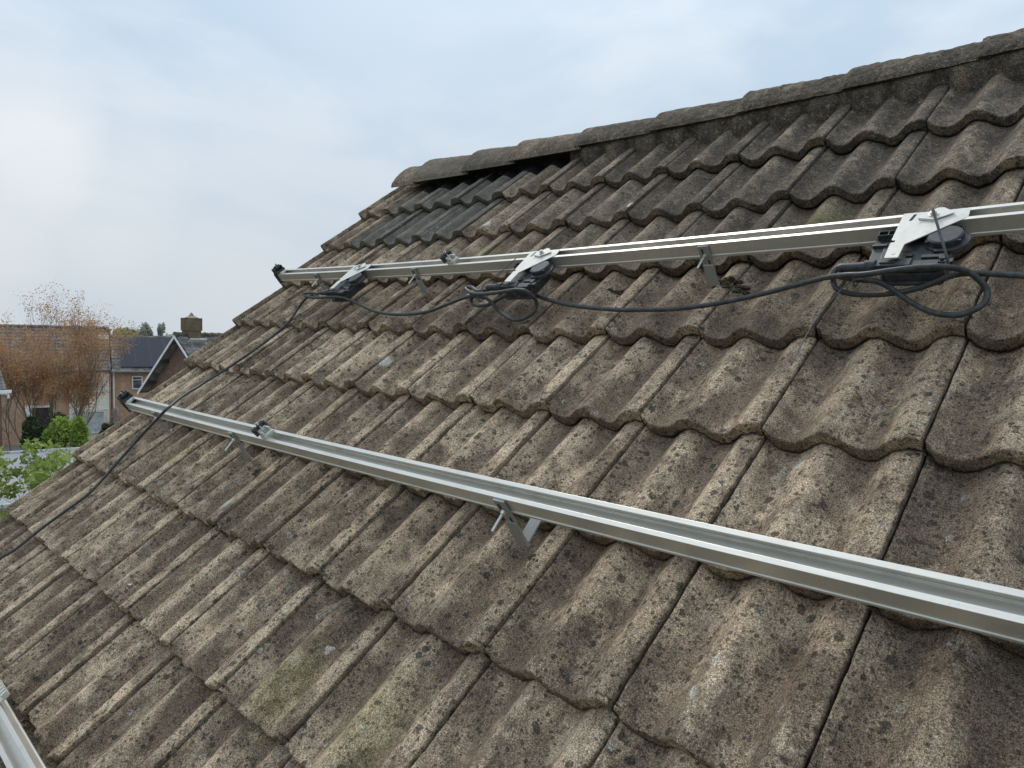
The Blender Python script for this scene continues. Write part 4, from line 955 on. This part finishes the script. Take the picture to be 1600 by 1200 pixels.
m.add([(p.x, p.y, 0.02) for p in c]+[(p.x, p.y, -.2) for p in c], [(0, 1, 2, 3), (4, 5, 6, 7), (0, 1, 5, 4), (1, 2, 6, 5), (2, 3, 7, 6), (3, 0, 4, 7)]); tag(m.build('path', pave_mat()), kind='structure')

# ---- plants
def leaf_mat(name, a, b, c, trans=.25):
    s = NT(name); t = s.attr('tone'); n = s.noise(s.coord('Object'), 1.6, 3, .6)
    col = s.mix(t, a, b); col = s.mix(s.ramp(n, .45, .65, 0, .6), col, c)
    s.put(s.b.inputs['Base Color'], col); s.b.inputs['Roughness'].default_value = .7
    tr_ = s.n('ShaderNodeBsdfTranslucent'); s.L(col, tr_.inputs[0]); mx = s.n('ShaderNodeMixShader'); mx.inputs[0].default_value = trans
    o = s.t.nodes['Material Output']; s.L(s.b.outputs[0], mx.inputs[1]); s.L(tr_.outputs[0], mx.inputs[2]); s.L(mx.outputs[0], o.inputs[0]); return s.m
M_RED = leaf_mat('withered_leaves', (.50, .25, .11), (.58, .38, .21), (.40, .28, .15), .4)
M_FRESH = leaf_mat('fresh_green_leaves', (.24, .32, .06), (.38, .46, .13), (.14, .21, .05), .35)
M_EVER = leaf_mat('evergreen_leaves', (.055, .085, .035), (.10, .14, .055), (.04, .06, .03))
M_MID = leaf_mat('bright_shrub_leaves', (.28, .40, .07), (.42, .55, .13), (.11, .19, .04), .35)
M_FARG = leaf_mat('far_green_leaves', (.32, .38, .15), (.44, .46, .22), (.26, .32, .20), .45)  # far leaf colours here and below are lightened to paint in haze
M_FARY = leaf_mat('far_grey_leaves', (.42, .44, .36), (.52, .53, .45), (.36, .40, .36), .45)
M_PINK = leaf_mat('pale_blossom', (.66, .50, .48), (.72, .66, .62), (.6, .5, .45))
M_BARK = simple('grey_brown_bark', (.24, .20, .16), .9, .35, 8)
def leaves(name, pts, size, mat, parent, seed, elong=1.6):
    r = np.random.default_rng(seed); n = len(pts); C = np.array(pts, float)
    a = r.normal(size=(n, 3)); a /= np.linalg.norm(a, axis=1)[:, None]; b = r.normal(size=(n, 3)); b -= a*(a*b).sum(1)[:, None]; b /= np.linalg.norm(b, axis=1)[:, None]
    s = size*(.6+.8*r.random(n))[:, None]; a = a*s*elong*.5; b = b*s*.5
    P = np.stack([C-a, C+b*.8-a*.1, C+a, C-b*.8-a*.1], 1).reshape(-1, 3); F = np.arange(4*n).reshape(n, 4)
    tone = np.repeat(r.random(n), 4)
    me = np_mesh(name, P, F, dict(tone=('FLOAT', tone)), mat); me.polygons.foreach_set('use_smooth', np.zeros(n, bool))
    o = bpy.data.objects.new(name, me); COL.objects.link(o); o.parent = parent; return o
def grow(mb, p, d, L, r, depth, rg, tips, spread=.5, up=.25, ndiv=3, mids=None, decay=.68):
    n = 4; pts = [p.copy()]; q = p.copy(); dd = d.copy()
    for i in range(n):
        dd = (dd + Vector((rg.gauss(0, .10), rg.gauss(0, .10), rg.gauss(0, .06)+up*.10))).normalized(); q = q+dd*L/n; pts.append(q.copy())
    r1 = r*.62; mb.tube(pts, r, 5 if depth > 1 else 3, [r+(r1-r)*i/n for i in range(n+1)])
    if mids is not None: mids += [pts[2], pts[3]]
    if depth == 0: tips.append(q); return
    for k in range(ndiv):
        f = rg.uniform(.45, 1.0) if k else 1.0; j = min(int(f*n), n-1); base = pts[j].lerp(pts[j+1], f*n-j)
        nd = (dd + Vector((rg.gauss(0, spread), rg.gauss(0, spread), rg.gauss(0, spread*.5)+up))).normalized()
        grow(mb, base, nd, L*decay*rg.uniform(.8, 1.2), r1*.85, depth-1, rg, tips, spread, up, ndiv, mids if depth <= 2 else None, decay)
# multi-stemmed tree with last year's leaves in front of the terrace
def stem_tree(h, D, starts, L, r, depth, nl, size, mat, name, label, seed, spread, up, cluster, elong=1.5, ndiv=3, keep=1.0, decay=.68):
    t = frame(h, D, name, label, 'tree'); rg = random.Random(seed); mb = MB(); tips = []; mids = []
    for s_, y_, d_, k_ in starts: grow(mb, Vector((s_, y_, 0)), Vector(d_).normalized(), L*k_, r*k_, depth, rg, tips, spread, up, ndiv, mids, decay)
    mb.build('trunk', M_BARK, t)
    pts = []; src = tips+mids
    for i in range(nl):
        c = rg.choice(src)
        if rg.random() > keep and c.z > 8.2: continue
        pts.append((c.x+rg.gauss(0, cluster), c.y+rg.gauss(0, cluster), c.z+rg.gauss(0, cluster)))
    leaves('crown', pts, size, mat, t, seed, elong); return t
stem_tree(H_B, 50, [(-.45, 0, (-.18, 0, 1), .92), (-.35, .1, (.02, .1, 1), 1.06), (.35, 0, (.10, .05, 1), 1.12), (.45, -.1, (.26, -.1, 1), .98), (-.6, .0, (-.42, .1, 1), .72), (-1.5, .1, (-.12, .1, 1), .98), (-2.4, .1, (-.1, .1, 1), .80), (.25, .1, (.45, .1, 1), .72), (-.1, .2, (-.06, .2, 1), .78), (.5, .1, (.16, .1, 1), .62), (-.9, .1, (-.1, .1, 1), .64)],
          3.50, .055, 4, 38000, .068, M_RED, 'tree', 'bare multi-stemmed tree with reddish brown withered leaves in front of the brick terrace', 5, .30, .26, .17, 1.4, 4, .80, .68)
def bush(h, D, s_, rad, hgt_, nl, size, mat, name, label, cat, seed, trunkh=.3, group=None, lob=7, y_=0):
    t = frame(h, D, name, label, cat, group); rg = random.Random(seed); pts = []; mb = MB()
    lobes = [(Vector((s_, y_, trunkh+(hgt_-trunkh)*.5)), rad*.80, (hgt_-trunkh)*.46)]
    for i in range(lob):
        a = rg.uniform(0, 6.28); q = rg.uniform(.35, .8); lobes.append((Vector((s_+math.cos(a)*rad*q, y_+math.sin(a)*rad*q, trunkh+(hgt_-trunkh)*rg.uniform(.3, .82))), rad*rg.uniform(.28, .48), (hgt_-trunkh)*rg.uniform(.16, .28)))
    for i in range(nl):
        c, rr, rh = rg.choice(lobes+lobes[1:])
        v = Vector((rg.gauss(0, 1), rg.gauss(0, 1), rg.gauss(0, 1))).normalized()*(rg.random()**.22)*rg.uniform(.85, 1.12)
        pts.append((c.x+v.x*rr, c.y+v.y*rr, c.z+v.z*rh))
    mb.tube([Vector((s_, y_, 0)), Vector((s_+.02, y_, trunkh+.2)), Vector((s_, y_, hgt_*.7))], .06*rad+.02, 7, [.07*rad+.02, .05*rad+.02, .015])
    for c, rr, rh in lobes[1:]: mb.tube([Vector((s_, y_, trunkh)), (Vector((s_, y_, trunkh))+c)/2+Vector((0, 0, .1)), c], .02*rad+.01, 5)
    mb.build('trunk', M_BARK, t); leaves('crown', pts, size, mat, t, seed); return t
bush(H_B, 46, -.75, 1.0, zz(3.85), 9000, .10, M_EVER, 'shrub', 'dark evergreen shrub below the reddish tree, left of the bright green one', 'shrub', 11, .1)
bush(H_B, 44, .45, 1.30, zz(4.05), 14000, .11, M_MID, 'shrub', 'rounded bright green shrub below the reddish tree', 'shrub', 12, .1)
bush(H_B, 41, -.35, .85, zz(2.95), 5000, .10, M_MID, 'shrub', 'low leafy green shrub just over the far edge of the garage roof', 'shrub', 13, .1)
bush(H_T, 57.6, 1.75, .55, zz(2.15), 2500, .07, M_EVER, 'shrub', 'small dark round shrub at the foot of the cream bay', 'shrub', 14, .1)
bush(H_T, 58.2, 2.18, .22, zz(3.15), 420, .12, M_PINK, 'blossom_shrub', 'slender bush of pale pink blossom by the white downpipe', 'shrub', 15, .8, lob=5)
# young tree close by, lower left
t = frame(H_M, 13, 'young_tree', 'fresh green leafed young tree rising at the lower left frame edge', 'tree')
rg = random.Random(21); mb = MB(); tips = []; mids = []
for s_, d_ in ((-.35, (-.05, .05, 1)), (-.05, (.06, -.03, 1)), (.15, (.10, .05, 1)), (-.6, (-.1, 0, 1))):
    pts = [Vector((s_*.4, 0, 0)), Vector((s_*.7, .05, 2.0)), Vector((s_, 0, 3.9))]; mb.tube(pts, .05, 7, [.055, .04, .025])
    grow(mb, pts[-1], Vector(d_).normalized(), .95, .018, 3, rg, tips, .5, .15, 4, mids)
mb.build('trunk', M_BARK, t); pts = []
tip2 = [c for c in tips+mids if c.z < zz(6.75) - max(0, c.x-.1)*.35 and c.x < .62]
for c in tip2:
    for k in range(15): pts.append((c.x+rg.gauss(0, .055), c.y+rg.gauss(0, .06), c.z+rg.gauss(0, .040)))
leaves('crown', pts, .060, M_FRESH, t, 22, 1.5)
# distant trees
G = 'trees beyond the opposite roofs'
bush(H_F, 140, -.95, 1.9, zz(9.45), 7000, .34, M_FARG, 'far_tree', 'round yellow green treetop above the opposite ridge, beside the reddish tree', 'tree', 31, 3.0, G)
bush(H_F, 150, 2.6, 1.5, zz(10.55), 5000, .30, M_FARY, 'far_tree', 'tall pale grey green treetop beyond the solar panel roof', 'tree', 32, 4.0, G)
bush(H_F, 170, 1.0, 2.2, zz(9.3), 4000, .36, M_FARG, 'far_tree', 'low green treetop between the round and the tall far trees', 'tree', 33, 3.0, G)
bush(H_F, 150, 5.6, .75, zz(10.2), 1300, .24, M_FARY, 'far_tree', 'thin bare pointed treetop left of the chimney', 'tree', 34, 5.0, G, lob=9)
t = MB(); rg = random.Random(40); pts = []
for i in range(26):
    s0 = -60+i*6+rg.uniform(-2, 2); rr = rg.uniform(4, 7); hh = rg.uniform(6.3, 8.6); y0 = rg.uniform(-6, 6)
    for k in range(520):
        v = Vector((rg.gauss(0, 1), rg.gauss(0, 1), rg.gauss(0, 1))).normalized()*rg.random()**.25; pts.append((s0+v.x*rr, y0+v.y*rr*.6, hh*.55+v.z*hh*.48))
o = frame(H_F, 230, 'far_wood', None, None); wd = leaves('far_wood', pts, 1.0, M_FARY, None, 41); wd.location = o.location; wd.rotation_euler = o.rotation_euler; bpy.data.objects.remove(o)
tag(wd, 'low hazy belt of trees along the horizon', 'wood', None, 'stuff')
